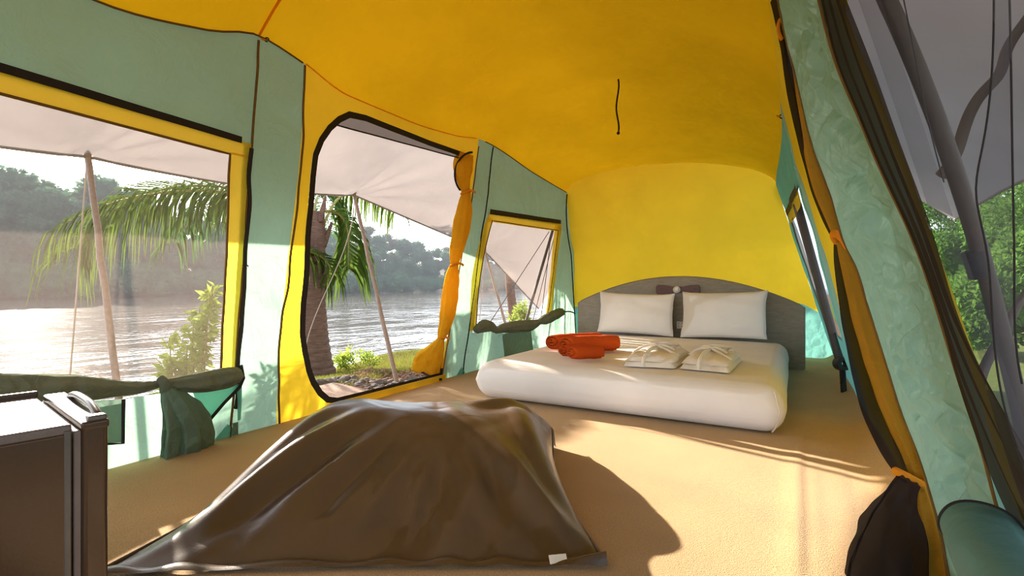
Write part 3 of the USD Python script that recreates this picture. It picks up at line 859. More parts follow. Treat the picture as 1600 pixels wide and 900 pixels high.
# rolled towels
def towel(a, b, r, label, turns=3.2, seed=0):
    """A rolled towel from its near end a to its far end b (both on the axis)."""
    a, b = np.asarray(a, float), np.asarray(b, float); ax = (b - a) / np.linalg.norm(b - a); L = np.linalg.norm(b - a)
    side = np.cross(ax, [0, 0, 1.0]); up = np.array([0, 0, 1.0])
    th = np.linspace(0, 2 * PI * turns, 150); rr = r * (0.16 + 0.84 * th / th[-1]); thick = r * 0.84 / turns * 0.70
    def cell(u, v, rr_off):
        i = u * (len(th) - 1); t = np.interp(i, np.arange(len(th)), th); q = np.interp(i, np.arange(len(th)), rr) + rr_off
        end = 1 - 0.12 * (2 * np.abs(v - 0.5)) ** 6
        q = q * end
        pos = a + (v * L)[:, None] * ax + (q * np.cos(t + 0.6))[:, None] * side + (q * np.sin(t + 0.6) * 0.95)[:, None] * up
        pos += (0.006 * (meshkit.noise(pos * 30, seed) - 0.5))[:, None] * up
        pos += ax * ((0.055 * (1 - q / r) * np.clip(1 - v * 4, 0, 1)) * -1.0)[:, None]
        pos += ax * (0.75 * q * np.cos(t + 0.6) * np.clip(1 - v * 1.6, 0, 1))[:, None]
        pos += ax * (0.008 * (meshkit.noise(np.c_[t, t * 0, t * 0], seed) - 0.5) * (2 * v - 1))[:, None]
        return pos
    outer = grid(lambda u, v: cell(u, v, 0.0), 150, 18); inner = grid(lambda u, v: cell(u, v, -thick), 150, 18, True)
    n = 150; m = 18
    v0, f0 = cat_meshes([outer, inner]); base = n * m; fs = [f0]
    for j in (0, m - 1):
        i = np.arange(n - 1); a0, a1, b0, b1 = i * m + j, (i + 1) * m + j, base + i * m + j, base + (i + 1) * m + j
        fs += [np.c_[a0, a1, b1], np.c_[a0, b1, b0]]
    for i in (0, n - 1):
        j = np.arange(m - 1); a0, a1, b0, b1 = i * m + j, i * m + j + 1, base + i * m + j, base + i * m + j + 1
        fs += [np.c_[a0, a1, b1], np.c_[a0, b1, b0]]
    t = thing('rolled_towel', label, 'towel', (a[0], a[1], BZ), group='orange towels rolled on the bed')
    part(t, 'cloth_roll', (v0, np.vstack(fs)), 'towel', smooth=50)


BT = BZ + 0.012


def roll_at(pa, pb, r, label, seed, k=1.0):
    a = at_z(*pa, BT); b = at_z(*pb, BT); b = a + (b - a) @ np.array([[math.cos(0.22), math.sin(0.22), 0], [-math.sin(0.22), math.cos(0.22), 0], [0, 0, 1]]) * 1.06
    a[2] = b[2] = BT + r * 0.93
    towel(a, a + (b - a) * k, r, label, 2.6, seed)


roll_at((889, 552), (966, 552), 0.076, 'large orange rolled towel in front of its twin', 1)
roll_at((868, 548), (942, 546), 0.074, 'large orange rolled towel behind the other three, furthest left', 2)
roll_at((898, 563), (942, 563), 0.054, 'small orange rolled towel nearest the foot of the bed', 3)
roll_at((885, 558), (922, 557), 0.052, 'small orange rolled towel tucked behind the front small roll', 4)


# folded robes
def robe(corners, h, label, seed):
    c = np.array(corners)                                   # near left, near right, far right, far left on the sheet
    t = thing('folded_robe', label, 'bathrobe', (c[:, 0].mean(), c[:, 1].mean(), BZ), group='cream robes folded on the bed')
    def quad(u, v):
        return (c[0] * ((1 - u) * (1 - v))[:, None] + c[1] * (u * (1 - v))[:, None] + c[2] * (u * v)[:, None] + c[3] * ((1 - u) * v)[:, None])
    layers = []
    def layer(z0, th, ins, sd):
        def fn(u, v):
            a, b = 2 * u - 1, 2 * v - 1
            p = quad(np.clip(0.5 + a * (0.5 - ins), 0, 1), np.clip(0.5 + b * (0.5 - ins), 0, 1))
            e = np.maximum(0, (1 - a ** 6) * (1 - b ** 6)) ** 0.62
            p[:, :2] += 0.012 * (meshkit.fbm(np.c_[u * 5, v * 5, u * 0 + sd], 2, sd)[:, None] - 0.5)
            z = z0 + th * e + 0.022 * (meshkit.fbm(np.c_[u * 5, v * 4, u * 0 + sd], 3, sd) - 0.5) * e
            z += 0.006 * np.sin(u * 14 + 3 * v + sd) * e
            return np.c_[p[:, 0], p[:, 1], z]
        topm = grid(fn, 44, 36)
        def fb(u, v):
            q = fn(u, v); q[:, 2] = z0 + 0.001; return q
        return cat_meshes([topm, grid(fb, 44, 36, True)])
    part(t, 'folded_body', layer(BT - 0.004, h * 0.62, 0.0, seed), 'robe', smooth=True)
    part(t, 'folded_body', layer(BT + h * 0.34, h * 0.52, 0.03, seed + 3), 'robe', smooth=True)
    z1 = BT + h * 0.92
    f = lambda u, v, z: np.append(quad(np.array([u]), np.array([v]))[0][:2], z)
    belt = [f(0.40, -0.03, BT + 0.004), f(0.40, -0.02, BT + h * 0.45), f(0.42, 0.10, z1), f(0.46, 0.45, z1 + 0.014), f(0.48, 0.92, z1 - 0.004)]
    part(t, 'belt', tube(smooth_path(belt, 40), 0.011, 8), 'robe', smooth=True)
    k = f(0.47, 0.50, z1 + 0.018)
    for du, dv, dz in ((-0.30, 0.12, 0.004), (0.34, -0.02, 0.0), (0.28, 0.30, 0.006), (-0.42, -0.12, -0.02), (0.50, -0.22, -0.025)):
        e = f(0.47 + du, 0.50 + dv, z1 + dz - 0.002); mid = (k + e) / 2 + np.array([0, 0, 0.016]) + 0.25 * np.cross(e - k, [0, 0, 0.5])
        part(t, 'belt_end', tube(smooth_path([k, mid, e], 16), np.linspace(0.010, 0.008, 16), 8), 'robe', smooth=True)
    s = trimesh.creation.icosphere(2, 0.017); s.apply_scale((1.3, 1, 0.8)); s.apply_translation(k); part(t, 'belt_knot', s, 'robe', smooth=True)
    col = [f(0.22, 0.72, z1 - 0.006), f(0.36, 0.84, z1 + 0.012), f(0.62, 0.86, z1 + 0.012), f(0.82, 0.70, z1 - 0.006)]
    part(t, 'collar', tube(smooth_path(col, 24), 0.017, 8), 'robe', smooth=True)


def bt(px, py):
    return at_z(px, py, BT)


robe([bt(973, 571), bt(1056, 575), bt(1082, 557), bt(1006, 551)], 0.085, 'folded cream bathrobe on the bed beside the orange towels', 3)
robe([bt(1062, 575), bt(1140, 582), bt(1160, 562), bt(1090, 556)], 0.085, 'folded cream bathrobe on the bed further from the orange towels', 8)

# ------------------------------------------------------------------ bean bag
BQ = np.array([cam_xy(-1.14, 1.405), cam_xy(0.268, 1.447), cam_xy(0.20, 2.50), cam_xy(-1.04, 2.42)])
bag = thing('bean_bag', 'large brown leatherette floor cushion slumped on the carpet before the bed', 'bean bag', (*BQ.mean(0), 0))


def ridge(a, b, p0, p1, w):
    d = np.array(p1) - np.array(p0); L = np.linalg.norm(d); d /= L
    s = (a - p0[0]) * d[0] + (b - p0[1]) * d[1]; q = -(a - p0[0]) * d[1] + (b - p0[1]) * d[0]
    k = np.clip(s / L, 0, 1)
    return np.exp(-(q / (w * (0.5 + 0.8 * k))) ** 2) * np.sin(PI * np.clip(k, 0, 1)) ** 0.8 * (s > 0) * (s < L)


def bag_h(a, b):
    fa = np.sin(PI / 2 * np.clip(a / 0.27, 0, 1)) ** 0.9
    fr = np.sin(PI / 2 * np.clip((1 - a) / 0.16, 0, 1)) ** 0.55
    fb = np.sin(PI / 2 * np.clip(b / 0.66, 0, 1)) ** 1.05
    fk = np.sin(PI / 2 * np.clip((1 - b) / 0.30, 0, 1)) ** 0.6
    h = (0.300 - 0.035 * (a - 0.4)) * fa * fr * fb * (0.15 + 0.85 * fk)
    # folds running up from the corners and the hem
    for p0, p1, w, g in (((0.02, 0.0), (0.42, 0.62), 0.035, 0.030), ((0.10, 0.0), (0.50, 0.55), 0.030, -0.022), ((0.22, 0.0), (0.55, 0.62), 0.035, 0.022), ((0.34, 0.02), (0.52, 0.50), 0.022, -0.014),
                         ((0.99, 0.02), (0.62, 0.62), 0.035, 0.030), ((0.90, 0.0), (0.66, 0.50), 0.035, -0.026), ((0.80, 0.0), (0.66, 0.50), 0.028, 0.018), ((0.70, 0.02), (0.60, 0.38), 0.02, -0.012),
                         ((0.97, 0.10), (0.76, 0.72), 0.04, -0.020), ((1.0, 1.0), (0.70, 0.70), 0.03, 0.028), ((0.95, 1.0), (0.66, 0.78), 0.025, -0.014), ((1.0, 0.9), (0.72, 0.62), 0.025, -0.014),
                         ((0.46, 0.02), (0.58, 0.42), 0.02, 0.010), ((0.58, 0.02), (0.62, 0.40), 0.018, 0.010), ((0.0, 0.25), (0.40, 0.72), 0.04, 0.014), ((0.0, 0.12), (0.38, 0.62), 0.025, -0.016)):
        h = h + 1.05 * g * ridge(a, b, p0, p1, w * 1.5) * np.clip(h / 0.06, 0, 1)
    nz = meshkit.fbm(np.c_[a * 6, b * 5, a * 0], 3, 17) - 0.5
    h = h + 0.014 * nz * np.clip(h / 0.1, 0, 1)
    h = h + 0.016 * (np.abs(meshkit.noise(np.c_[a * 13 + 2.5 * b, b * 2.2, a * 0], 23) - 0.5) - 0.25) * np.clip(h / 0.08, 0, 1)
    hem = np.clip(b / 0.10, 0, 1) * np.clip((0.24 - b) / 0.14, 0, 1)
    h = h + 0.020 * hem * np.sin(34 * a + 3 * np.sin(7 * a)) * np.sin(PI * np.clip(a, 0, 1))
    tip = np.exp(-(((1 - a) / 0.10) ** 2 + ((1 - b) / 0.12) ** 2))
    return h + 0.075 * tip + 0.006


def bag_xy(a, b):
    e = 0.035 * np.sin(PI * b)                       # the sides draw in between the corners
    a2 = a * (1 - 0.0) - e * (2 * a - 1) * 1.0; b2 = b - 0.02 * np.sin(PI * a) * (2 * b - 1)
    return (BQ[0] * ((1 - a2) * (1 - b2))[:, None] + BQ[1] * (a2 * (1 - b2))[:, None] + BQ[2] * (a2 * b2)[:, None] + BQ[3] * ((1 - a2) * b2)[:, None])


def bag_top(u, v):
    p = bag_xy(u, v); h = bag_h(u, v)
    # the stuffing overhangs the right-hand and far seams a little
    return np.c_[p, h]


def bag_bottom(u, v):
    p = bag_xy(u, v); h = bag_h(u, v); edge = np.minimum(np.minimum(u, 1 - u), np.minimum(v, 1 - v))
    return np.c_[p, np.where(edge < 1e-6, h, np.minimum(0.004, h))]


part(bag, 'cover', cat_meshes([grid(bag_top, 200, 160), grid(bag_bottom, 200, 160, True)]), 'leather', smooth=60)


def hem_fn(u, v):
    p = bag_xy(u, np.zeros_like(u)); fw = np.array(cam_xy(0, -1.0)); wv = 0.006 * np.sin(40 * u + 2 * np.sin(9 * u))
    lift = np.clip((u - 0.93) / 0.07, 0, 1)
    return np.c_[p + (v * 0.035)[:, None] * fw, 0.012 + wv * (1 - 0.6 * v) + 0.028 * lift * np.sin(PI * v) + 0.004 * np.sin(PI * v)]


part(bag, 'front_hem', grid(hem_fn, 160, 8), 'leather', smooth=True)
sd = np.linspace(0, 1, 80)
for side_u in (1.0, 0.0):
    q = np.c_[bag_xy(np.full(80, side_u), sd), bag_h(np.full(80, side_u), sd) + 0.003]
    part(bag, 'side_seam', tube(q, 0.006, 6), 'leather', smooth=True)
q = np.c_[bag_xy(sd, np.full(80, 1.0)), bag_h(sd, np.full(80, 1.0)) + 0.003]
part(bag, 'back_seam', tube(q, 0.006, 6), 'leather', smooth=True)
def tip_fn(u, v):
    p0 = np.array([*cam_xy(0.178, 2.40), 0.06]); a = np.array([*cam_xy(0.205, 2.52), 0.085]); b = np.array([*cam_xy(0.212, 2.40), 0.03])
    return p0 + u[:, None] * ((a - p0) * (1 - v)[:, None] + (b - p0) * v[:, None]) + np.c_[u * 0, u * 0, 0.012 * np.sin(6 * v) * u]
part(bag, 'corner_ear', grid(tip_fn, 14, 14), 'leather', smooth=True)
M['label_cloth'] = solid('white_label_cloth', (0.72, 0.62, 0.48), 0.9, 0.1)
M['label_edge'] = solid('orange_label_edge', (0.55, 0.16, 0.04), 0.9, 0.1)
lt = at_z(872, 881, 0.006); ex = np.array([*cam_xy(0.985, 0.17), 0.0]) - np.array([0, 0, 0.0]); ex /= np.linalg.norm(ex); ey = np.cross([0, 0, 1.0], ex)
lab = part(bag, 'label', moved(rbox((0.052, 0.026, 0.004), 0.0015, 1), lt + np.array([0, 0, 0.014]), ex, ey * 0.8 + np.array([0, 0, 0.6]), np.array([0, 0, 0.8]) - ey * 0.6), 'label_cloth', label='small white sewn-in label at the front hem')

# ------------------------------------------------------------------ mini fridge
FZ = 0.50
fa = at_z(117, 661, FZ); fb_ = at_z(58.7, 617, FZ)
fw_ = (fb_ - fa); fw_ /= np.linalg.norm(fw_); fn_ = np.array([-fw_[1], fw_[0], 0.0]);
if fn_[1] < 0: fn_ = -fn_                      # fn_: the way the door faces
WF, DF = 0.455, 0.44
fr = thing('mini_fridge', 'brown black mini fridge with a pale worn top in the corner', 'fridge', (*(fa + fw_ * WF / 2 - fn_ * DF / 2)[:2], 0))
def fbox(c, size, r=0.006):
    return moved(rbox(size, r), c, fw_, fn_, (0, 0, 1))
cen = fa + fw_ * WF / 2
part(fr, 'cabinet', fbox(np.array([*(cen - fn_ * (DF / 2 + 0.004))[:2], 0.245]), (WF, DF, 0.47), 0.006), 'fridge')
part(fr, 'top_panel', fbox(np.array([*(cen - fn_ * (DF / 2 + 0.004))[:2], 0.487]), (WF - 0.004, DF, 0.022), 0.006), 'fridge_top', label='pale scratched top panel')
part(fr, 'back_rail', fbox(np.array([*(cen - fn_ * DF / 2 + fw_ * (WF / 2 - 0.012))[:2], 0.503]), (0.022, DF, 0.018), 0.004), 'fridge')
part(fr, 'gasket', fbox(np.array([*(cen + fn_ * 0.006)[:2], 0.25]), (WF - 0.02, 0.014, 0.46), 0.003), 'gasket')
do = part(fr, 'door', fbox(np.array([*(cen + fn_ * 0.036)[:2], 0.25]), (WF, 0.046, 0.482), 0.010), 'fridge')
part(do, 'top_cap', fbox(np.array([*(cen + fn_ * 0.036)[:2], 0.488]), (WF + 0.002, 0.050, 0.020), 0.006), 'fridge')
hq = [cen + fn_ * 0.055 + fw_ * s + np.array([0, 0, 0.004 + z]) - np.array([0, 0, 0.0]) for s, z in ((-0.16, -0.012), (-0.10, 0.004), (0.0, 0.010), (0.10, 0.004), (0.16, -0.012))]
hq = [np.array([h[0], h[1], FZ + 0.0 + (h[2] - FZ)]) for h in hq]
part(do, 'handle', tube(smooth_path(hq, 30), 0.009, 10), 'fridge', smooth=True)
part(fr, 'hinge_cap', fbox(np.array([*(fa + fw_ * 0.016 + fn_ * 0.040)[:2], 0.503]), (0.03, 0.034, 0.012), 0.004), 'steel')
for s in (0.0, 1.0):
    part(fr, 'corner_strip', fbox(np.array([*(fa + fw_ * (0.004 + s * (WF - 0.008)) - fn_ * 0.012)[:2], 0.25]), (0.010, 0.012, 0.47), 0.002), 'steel')
for du in (0.06, WF - 0.06):
    for dv in (0.05, DF - 0.05):
        c_ = fa + fw_ * du - fn_ * dv; cy = trimesh.creation.cylinder(0.018, 0.012, sections=14); cy.apply_translation((c_[0], c_[1], 0.007)); part(fr, 'foot', cy, 'slot')

# ------------------------------------------------------------------ rolled window flaps and doors
lp_ = lambda px, py, off: left_wall(np.array([on_left(px, py)[0]]), np.array([on_left(px, py)[1]]), off, 0.0)[0]
wf = thing('window_flap', 'dark green flap rolled below the large left window and tied in a knot', 'window flap', lp_(236, 600, 0.05))
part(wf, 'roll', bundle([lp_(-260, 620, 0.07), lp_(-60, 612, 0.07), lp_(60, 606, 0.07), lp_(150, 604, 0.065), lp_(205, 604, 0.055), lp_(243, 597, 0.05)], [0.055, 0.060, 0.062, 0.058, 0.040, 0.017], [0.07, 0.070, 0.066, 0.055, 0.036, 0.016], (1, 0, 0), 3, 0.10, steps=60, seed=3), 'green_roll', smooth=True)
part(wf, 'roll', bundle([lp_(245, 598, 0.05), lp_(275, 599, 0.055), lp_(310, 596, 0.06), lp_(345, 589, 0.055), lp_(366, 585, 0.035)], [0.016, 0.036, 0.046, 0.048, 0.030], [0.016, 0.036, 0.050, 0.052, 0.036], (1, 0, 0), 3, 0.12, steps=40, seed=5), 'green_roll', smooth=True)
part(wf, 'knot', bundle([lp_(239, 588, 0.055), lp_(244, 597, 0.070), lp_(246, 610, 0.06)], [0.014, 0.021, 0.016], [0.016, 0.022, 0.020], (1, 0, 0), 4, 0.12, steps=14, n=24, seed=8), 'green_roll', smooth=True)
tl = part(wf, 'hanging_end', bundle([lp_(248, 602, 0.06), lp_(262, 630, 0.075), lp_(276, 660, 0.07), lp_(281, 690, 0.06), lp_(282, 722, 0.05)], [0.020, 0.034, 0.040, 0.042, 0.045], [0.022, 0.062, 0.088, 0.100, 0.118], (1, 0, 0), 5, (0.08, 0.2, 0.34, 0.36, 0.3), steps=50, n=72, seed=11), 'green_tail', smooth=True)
tri = sg.Polygon(L_((292, 602), (368, 600), (316, 664), (306, 640)))
part(wf, 'loose_corner', sheet(tri, lambda a, b: left_wall(a, b, 0.028), 0.03), 'teal', smooth=True)
part(wf, 'edge_tape', tube(np.array([lp_(371, 570, 0.03), lp_(373, 590, 0.04), lp_(368, 604, 0.035), lp_(345, 628, 0.03), lp_(314, 664, 0.03)]), 0.009, 6), 'tape')
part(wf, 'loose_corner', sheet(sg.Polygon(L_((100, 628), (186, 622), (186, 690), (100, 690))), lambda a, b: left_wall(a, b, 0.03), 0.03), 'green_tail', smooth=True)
part(wf, 'edge_tape', tube(np.array([lp_(187, 622, 0.034), lp_(186, 691, 0.034), lp_(150, 692, 0.034), lp_(100, 694, 0.034)]), 0.007, 6), 'tape')
part(wf, 'tie_strap', sheet(sg.Polygon(L_((364, 600), (372, 598), (371, 655), (366, 656))), lambda a, b: left_wall(a, b, 0.03), 0.03), 'teal', smooth=True)
part(wf, 'tie_strap', sheet(sg.Polygon(L_((358, 660), (367, 658), (367, 678), (358, 680))), lambda a, b: left_wall(a, b, 0.03), 0.03), 'green_tail', smooth=True)

wf2 = thing('window_flap', 'dark green flap rolled under the small window beside the bed', 'window flap', lp_(810, 510, 0.05))
part(wf2, 'roll', bundle([lp_(736, 516, 0.05), lp_(748, 509, 0.06), lp_(762, 512, 0.055), lp_(770, 518, 0.045)], [0.03, 0.055, 0.04, 0.02], [0.03, 0.055, 0.04, 0.02], (1, 0, 0), 3, 0.12, steps=24, seed=1), 'green_roll', smooth=True)
part(wf2, 'roll', bundle([lp_(768, 517, 0.045), lp_(790, 510, 0.06), lp_(815, 508, 0.06), lp_(838, 502, 0.05)], [0.025, 0.062, 0.062, 0.025], [0.025, 0.055, 0.062, 0.025], (1, 0, 0), 3, 0.12, steps=30, seed=2), 'green_roll', smooth=True)
part(wf2, 'roll', bundle([lp_(836, 503, 0.045), lp_(852, 496, 0.06), lp_(866, 490, 0.05), lp_(876, 488, 0.03)], [0.025, 0.065, 0.055, 0.03], [0.025, 0.06, 0.06, 0.045], (1, 0, 0), 3, 0.12, steps=24, seed=4), 'green_roll', smooth=True)
part(wf2, 'hanging_end', sheet(sg.Polygon(L_((779, 522), (824, 512), (828, 560), (782, 566))), lambda a, b: left_wall(a, b, 0.05), 0.04), 'green_tail', smooth=True)
part(wf2, 'tie_cord', tube(smooth_path([lp_(874, 490, 0.03), lp_(882, 487, 0.02), lp_(897, 490, 0.015)], 10), 0.008, 6), 'tape')

# the yellow door rolled and tied to the far side of its opening
dl = lambda px, py, off: at_y(px, py, 3.46) + np.array([off, 0, 0])
df = thing('door_flap', 'golden yellow door rolled upright and tied in three places by the river doorway', 'door flap', at_y(668, 590, 3.4))
def seg(pts, rx, seed, amp=0.10, steps=30):
    return bundle([at_y(x, y, 3.44) for x, y in pts], rx, [r * 0.8 for r in rx], (CY, SY, 0), 4, amp, steps=steps, seed=seed, n=48)
part(df, 'roll', seg([(727, 240), (724, 262), (725, 285), (729, 300)], [0.060, 0.085, 0.062, 0.034], 1), 'yellow_roll', smooth=True)
part(df, 'roll', seg([(728, 300), (725, 330), (719, 365), (713, 392), (710, 413)], [0.034, 0.062, 0.070, 0.060, 0.032], 2, 0.08), 'yellow_roll', smooth=True)
part(df, 'roll', seg([(710, 413), (704, 450), (699, 490), (693, 515), (689, 530)], [0.032, 0.060, 0.064, 0.054, 0.030], 3, 0.08), 'yellow_roll', smooth=True)
part(df, 'skirt', bundle([at_y(x, y, 3.42) for x, y in [(689, 529), (682, 545), (672, 564), (666, 582)]], [0.030, 0.075, 0.125, 0.135], [0.028, 0.05, 0.07, 0.06], (CY, SY, 0), 4, (0.06, 0.1, 0.14, 0.12), steps=30, seed=6, n=60), 'yellow_roll', smooth=True)
part(df, 'edge_tape', tube(smooth_path([at_y(x, y, 3.36) for x, y in [(646, 574), (660, 582), (676, 590), (690, 593)]], 20), 0.010, 6), 'tape', smooth=True)
part(df, 'edge_tape', tube(smooth_path([at_y(x, y, 3.37) for x, y in [(738, 238), (720, 247), (712, 262), (711, 278), (719, 297)]], 24), 0.009, 6), 'tape', smooth=True)
for x, y, r in ((728, 301, 0.038), (710, 414, 0.036), (689, 529, 0.034)):
    c_ = at_y(x, y, 3.44); a_ = np.linspace(0, 2 * PI, 28)
    ringp = c_ + np.c_[r * np.cos(a_) * CY, r * np.cos(a_) * SY, 0.012 * np.cos(a_)] + np.c_[-r * 0.85 * np.sin(a_) * SY, r * 0.85 * np.sin(a_) * CY, 0 * a_]
    part(df, 'tie', tube(ringp, 0.010, 6), 'orange_tie', smooth=True)
    part(df, 'tie_end', tube(smooth_path([c_ + np.array([0.02, -0.02, 0]), c_ + np.array([0.055, 0.0, 0.012]), c_ + np.array([0.085, 0.01, -0.006])], 8), 0.009, 6), 'orange_tie', smooth=True)

# right-hand door: yellow cloth and black net tied together against the green strip
rd = thing('door_flap', 'brown yellow door rolled with black net and tied at the right doorway', 'door flap', at_y(1430, 900, 1.93))
R = lambda pts, y: [at_y(a, b, y) for a, b in pts]
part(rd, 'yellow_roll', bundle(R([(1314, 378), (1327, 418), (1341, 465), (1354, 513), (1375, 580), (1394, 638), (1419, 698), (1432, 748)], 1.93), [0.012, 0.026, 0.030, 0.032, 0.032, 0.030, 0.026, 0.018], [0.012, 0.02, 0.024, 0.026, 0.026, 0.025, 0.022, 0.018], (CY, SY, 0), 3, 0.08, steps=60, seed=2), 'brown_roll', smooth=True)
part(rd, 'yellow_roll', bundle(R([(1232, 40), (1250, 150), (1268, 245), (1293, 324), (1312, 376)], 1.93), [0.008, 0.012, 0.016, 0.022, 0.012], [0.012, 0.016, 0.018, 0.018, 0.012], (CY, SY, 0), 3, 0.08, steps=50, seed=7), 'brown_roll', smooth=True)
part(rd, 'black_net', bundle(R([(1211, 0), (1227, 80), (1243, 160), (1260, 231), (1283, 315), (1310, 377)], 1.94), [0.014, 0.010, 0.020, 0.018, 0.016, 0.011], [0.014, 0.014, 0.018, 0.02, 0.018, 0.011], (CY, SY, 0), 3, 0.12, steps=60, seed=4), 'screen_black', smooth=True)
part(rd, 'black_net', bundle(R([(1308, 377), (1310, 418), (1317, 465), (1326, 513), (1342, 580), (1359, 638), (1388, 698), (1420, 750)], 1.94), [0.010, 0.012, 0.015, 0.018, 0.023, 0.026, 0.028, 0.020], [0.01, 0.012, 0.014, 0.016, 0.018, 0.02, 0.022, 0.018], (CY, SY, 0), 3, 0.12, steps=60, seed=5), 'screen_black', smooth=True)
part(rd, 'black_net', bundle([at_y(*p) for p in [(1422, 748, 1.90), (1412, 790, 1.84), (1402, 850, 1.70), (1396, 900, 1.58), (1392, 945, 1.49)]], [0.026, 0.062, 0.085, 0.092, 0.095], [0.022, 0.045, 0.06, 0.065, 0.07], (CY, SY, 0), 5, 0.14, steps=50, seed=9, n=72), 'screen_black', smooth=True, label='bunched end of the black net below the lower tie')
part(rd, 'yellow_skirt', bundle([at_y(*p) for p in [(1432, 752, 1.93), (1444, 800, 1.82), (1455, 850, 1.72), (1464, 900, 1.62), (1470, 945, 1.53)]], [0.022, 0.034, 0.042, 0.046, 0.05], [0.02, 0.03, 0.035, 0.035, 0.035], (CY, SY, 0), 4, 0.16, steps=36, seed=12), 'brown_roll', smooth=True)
for x, y, r in ((1312, 376, 0.018), (1425, 750, 0.040)):
    c_ = at_y(x, y, 1.92); a_ = np.linspace(0, 2 * PI, 28)
    ringp = c_ + np.c_[r * np.cos(a_) * CY, r * np.cos(a_) * SY, -0.018 * np.cos(a_)] + np.c_[-r * np.sin(a_) * SY, r * np.sin(a_) * CY, 0 * a_]
    v, f = tube(ringp, 0.010, 8); v[:, 2] = c_[2] + (v[:, 2] - c_[2]) * 1.3
    part(rd, 'tie', (v, f), 'orange_tie', smooth=True)
sl = at_y(1218, 48, 1.93)
part(rd, 'tie_loop', tube(smooth_path([at_y(1219, 30, 1.93), at_y(1216, 46, 1.92), at_y(1222, 62, 1.92)], 10), 0.006, 6), 'orange_tie', smooth=True)

# rolled flap of the right window
rf = thing('window_flap', 'blue green flap rolled under the right window, cut end facing the bed', 'window flap', (0.33, 1.2, 0.2))
pr0, pr1, pr2 = at_y(1532, 826, 1.30), at_y(1575, 900, 1.12), at_y(1750, 1130, 0.80)
part(rf, 'roll', bundle([pr0, (pr0 + pr1) / 2, pr1, pr2], [0.060, 0.064, 0.066, 0.068], [0.052, 0.058, 0.060, 0.062], (CY, SY, 0), 2, 0.03, steps=40, seed=3, cap=False, noise=0.03), 'teal_dark', smooth=True)
ro = bundle([pr0, (pr0 + pr1) / 2, pr1, pr2], [0.060, 0.064, 0.066, 0.068], [0.052, 0.058, 0.060, 0.062], (CY, SY, 0), 2, 0.03, steps=40, seed=3, cap=False, noise=0.03)[0][:48]
part(rf, 'edge_tape', tube(np.vstack([ro, ro[:1]]), 0.004, 6), 'tape', smooth=True)
part(rf, 'roll', bundle([pr0 + np.array([0.004, -0.02, -0.004]), pr1, pr2], [0.040, 0.042, 0.045], [0.034, 0.04, 0.042], (CY, SY, 0), 2, 0.03, steps=24, seed=4), 'green_tail', smooth=True)

# ------------------------------------------------------------------ hooks, cord and inner pole
def hook(c, s, label, mat='tape'):
    t = thing('wall_hook', label, 'hook', c)
    a_ = np.linspace(0, 1.6 * PI, 20); c = np.asarray(c, float)
    right = np.array([CY, SY, 0])
    part(t, 'ring', tube(c + np.outer(s * np.cos(a_), right) + np.outer(s * np.sin(a_), [0, 0, 1.0]), s * 0.28, 6), mat, smooth=True)
    part(t, 'loop', tube(smooth_path([c - right * s * 2.6 + [0, 0, s * 0.6], c - right * s * 1.6, c - right * s * 0.6], 8), s * 0.5, 6), 'orange_tie', smooth=True)


hook(at_y(417, 62, 1.62), 0.010, 'small black hook at the top of the left hoop seam')
hook(lp_(380, 417, 0.025), 0.010, 'small ring on an orange loop beside the large window')
hook(at_y(1221, 182, 3.70), 0.012, 'small ring at the top of the right wall near the green strip')
hook(at_y(1041, 252, 5.58), 0.014, 'small black hook at the crown of the yellow end wall')
cp = smooth_path([at_y(966, 124, 3.70), at_y(965, 150, 3.69), at_y(963, 170, 3.69), at_y(966, 190, 3.69), at_y(966, 208, 3.69)], 24)
co = thing('hanging_cord', 'short black cord hanging from the yellow roof above the bed', 'cord', cp[0])
part(co, 'cord', tube(cp, 0.0065, 6), 'tape', smooth=True)
s = trimesh.creation.icosphere(2, 0.012); s.apply_translation(cp[-1]); part(co, 'toggle', s, 'tape', smooth=True)

ip = [at_y(1245, 318, 4.45), at_y(1312, 562, 4.45)]
po = thing('tent_leg', 'grey tent leg ending in a black plastic foot right of the bed', 'tent pole', (ip[1][0], ip[1][1], 0))
part(po, 'pole', tube(np.linspace(ip[0], ip[1], 12), 0.030, 14), 'pole_dark', smooth=True)
c_ = at_y(1316, 568, 4.42)
cy = trimesh.creation.annulus(0.022, 0.050, 0.09, sections=24); Rm = trimesh.geometry.align_vectors([0, 0, 1], [0.3, -0.9, 0.15]); cy.apply_transform(Rm); cy.apply_translation(c_)
part(po, 'foot_hub', cy, 'slot', smooth=30)
part(po, 'foot_peg', tube(np.linspace(c_ + np.array([0, 0, -0.03]), np.array([c_[0] + 0.01, c_[1], 0.012]), 6), 0.02, 10), 'slot')
part(po, 'strap', tube(smooth_path([c_ + np.array([0, -0.03, -0.04]), c_ + np.array([0.0, -0.05, -0.09]), c_ + np.array([-0.01, -0.05, -0.14])], 8), 0.009, 6), 'tape')

# ------------------------------------------------------------------ awning, poles and ropes on the river side
P0, P1, P2 = np.array([-4.0, -0.9, 1.60]), at_x(137, 245, -4.0), at_x(553, 305, -4.0)
P3, P4 = at_x(757, 392, -4.0), at_y(842, 483, 7.2)
EDGE = [np.array([-4.0, -3.0, 1.60]), P0, P1, P2, P3, P4]
SAG = [0.06, 0.06, 0.07, 0.0, 0.0]


def edge_at(y):
    ys_ = [p[1] for p in EDGE]; out = np.array([np.interp(y, ys_, [p[k] for p in EDGE]) for k in range(3)]).T
    for k in range(len(EDGE) - 1):
        t = np.clip((y - ys_[k]) / (ys_[k + 1] - ys_[k]), 0, 1)
        inside = (y >= ys_[k]) & (y < ys_[k + 1])
        out[:, 2] -= inside * SAG[k] * 4 * t * (1 - t); out[:, 0] += inside * SAG[k] * 1.2 * 4 * t * (1 - t)
    return out


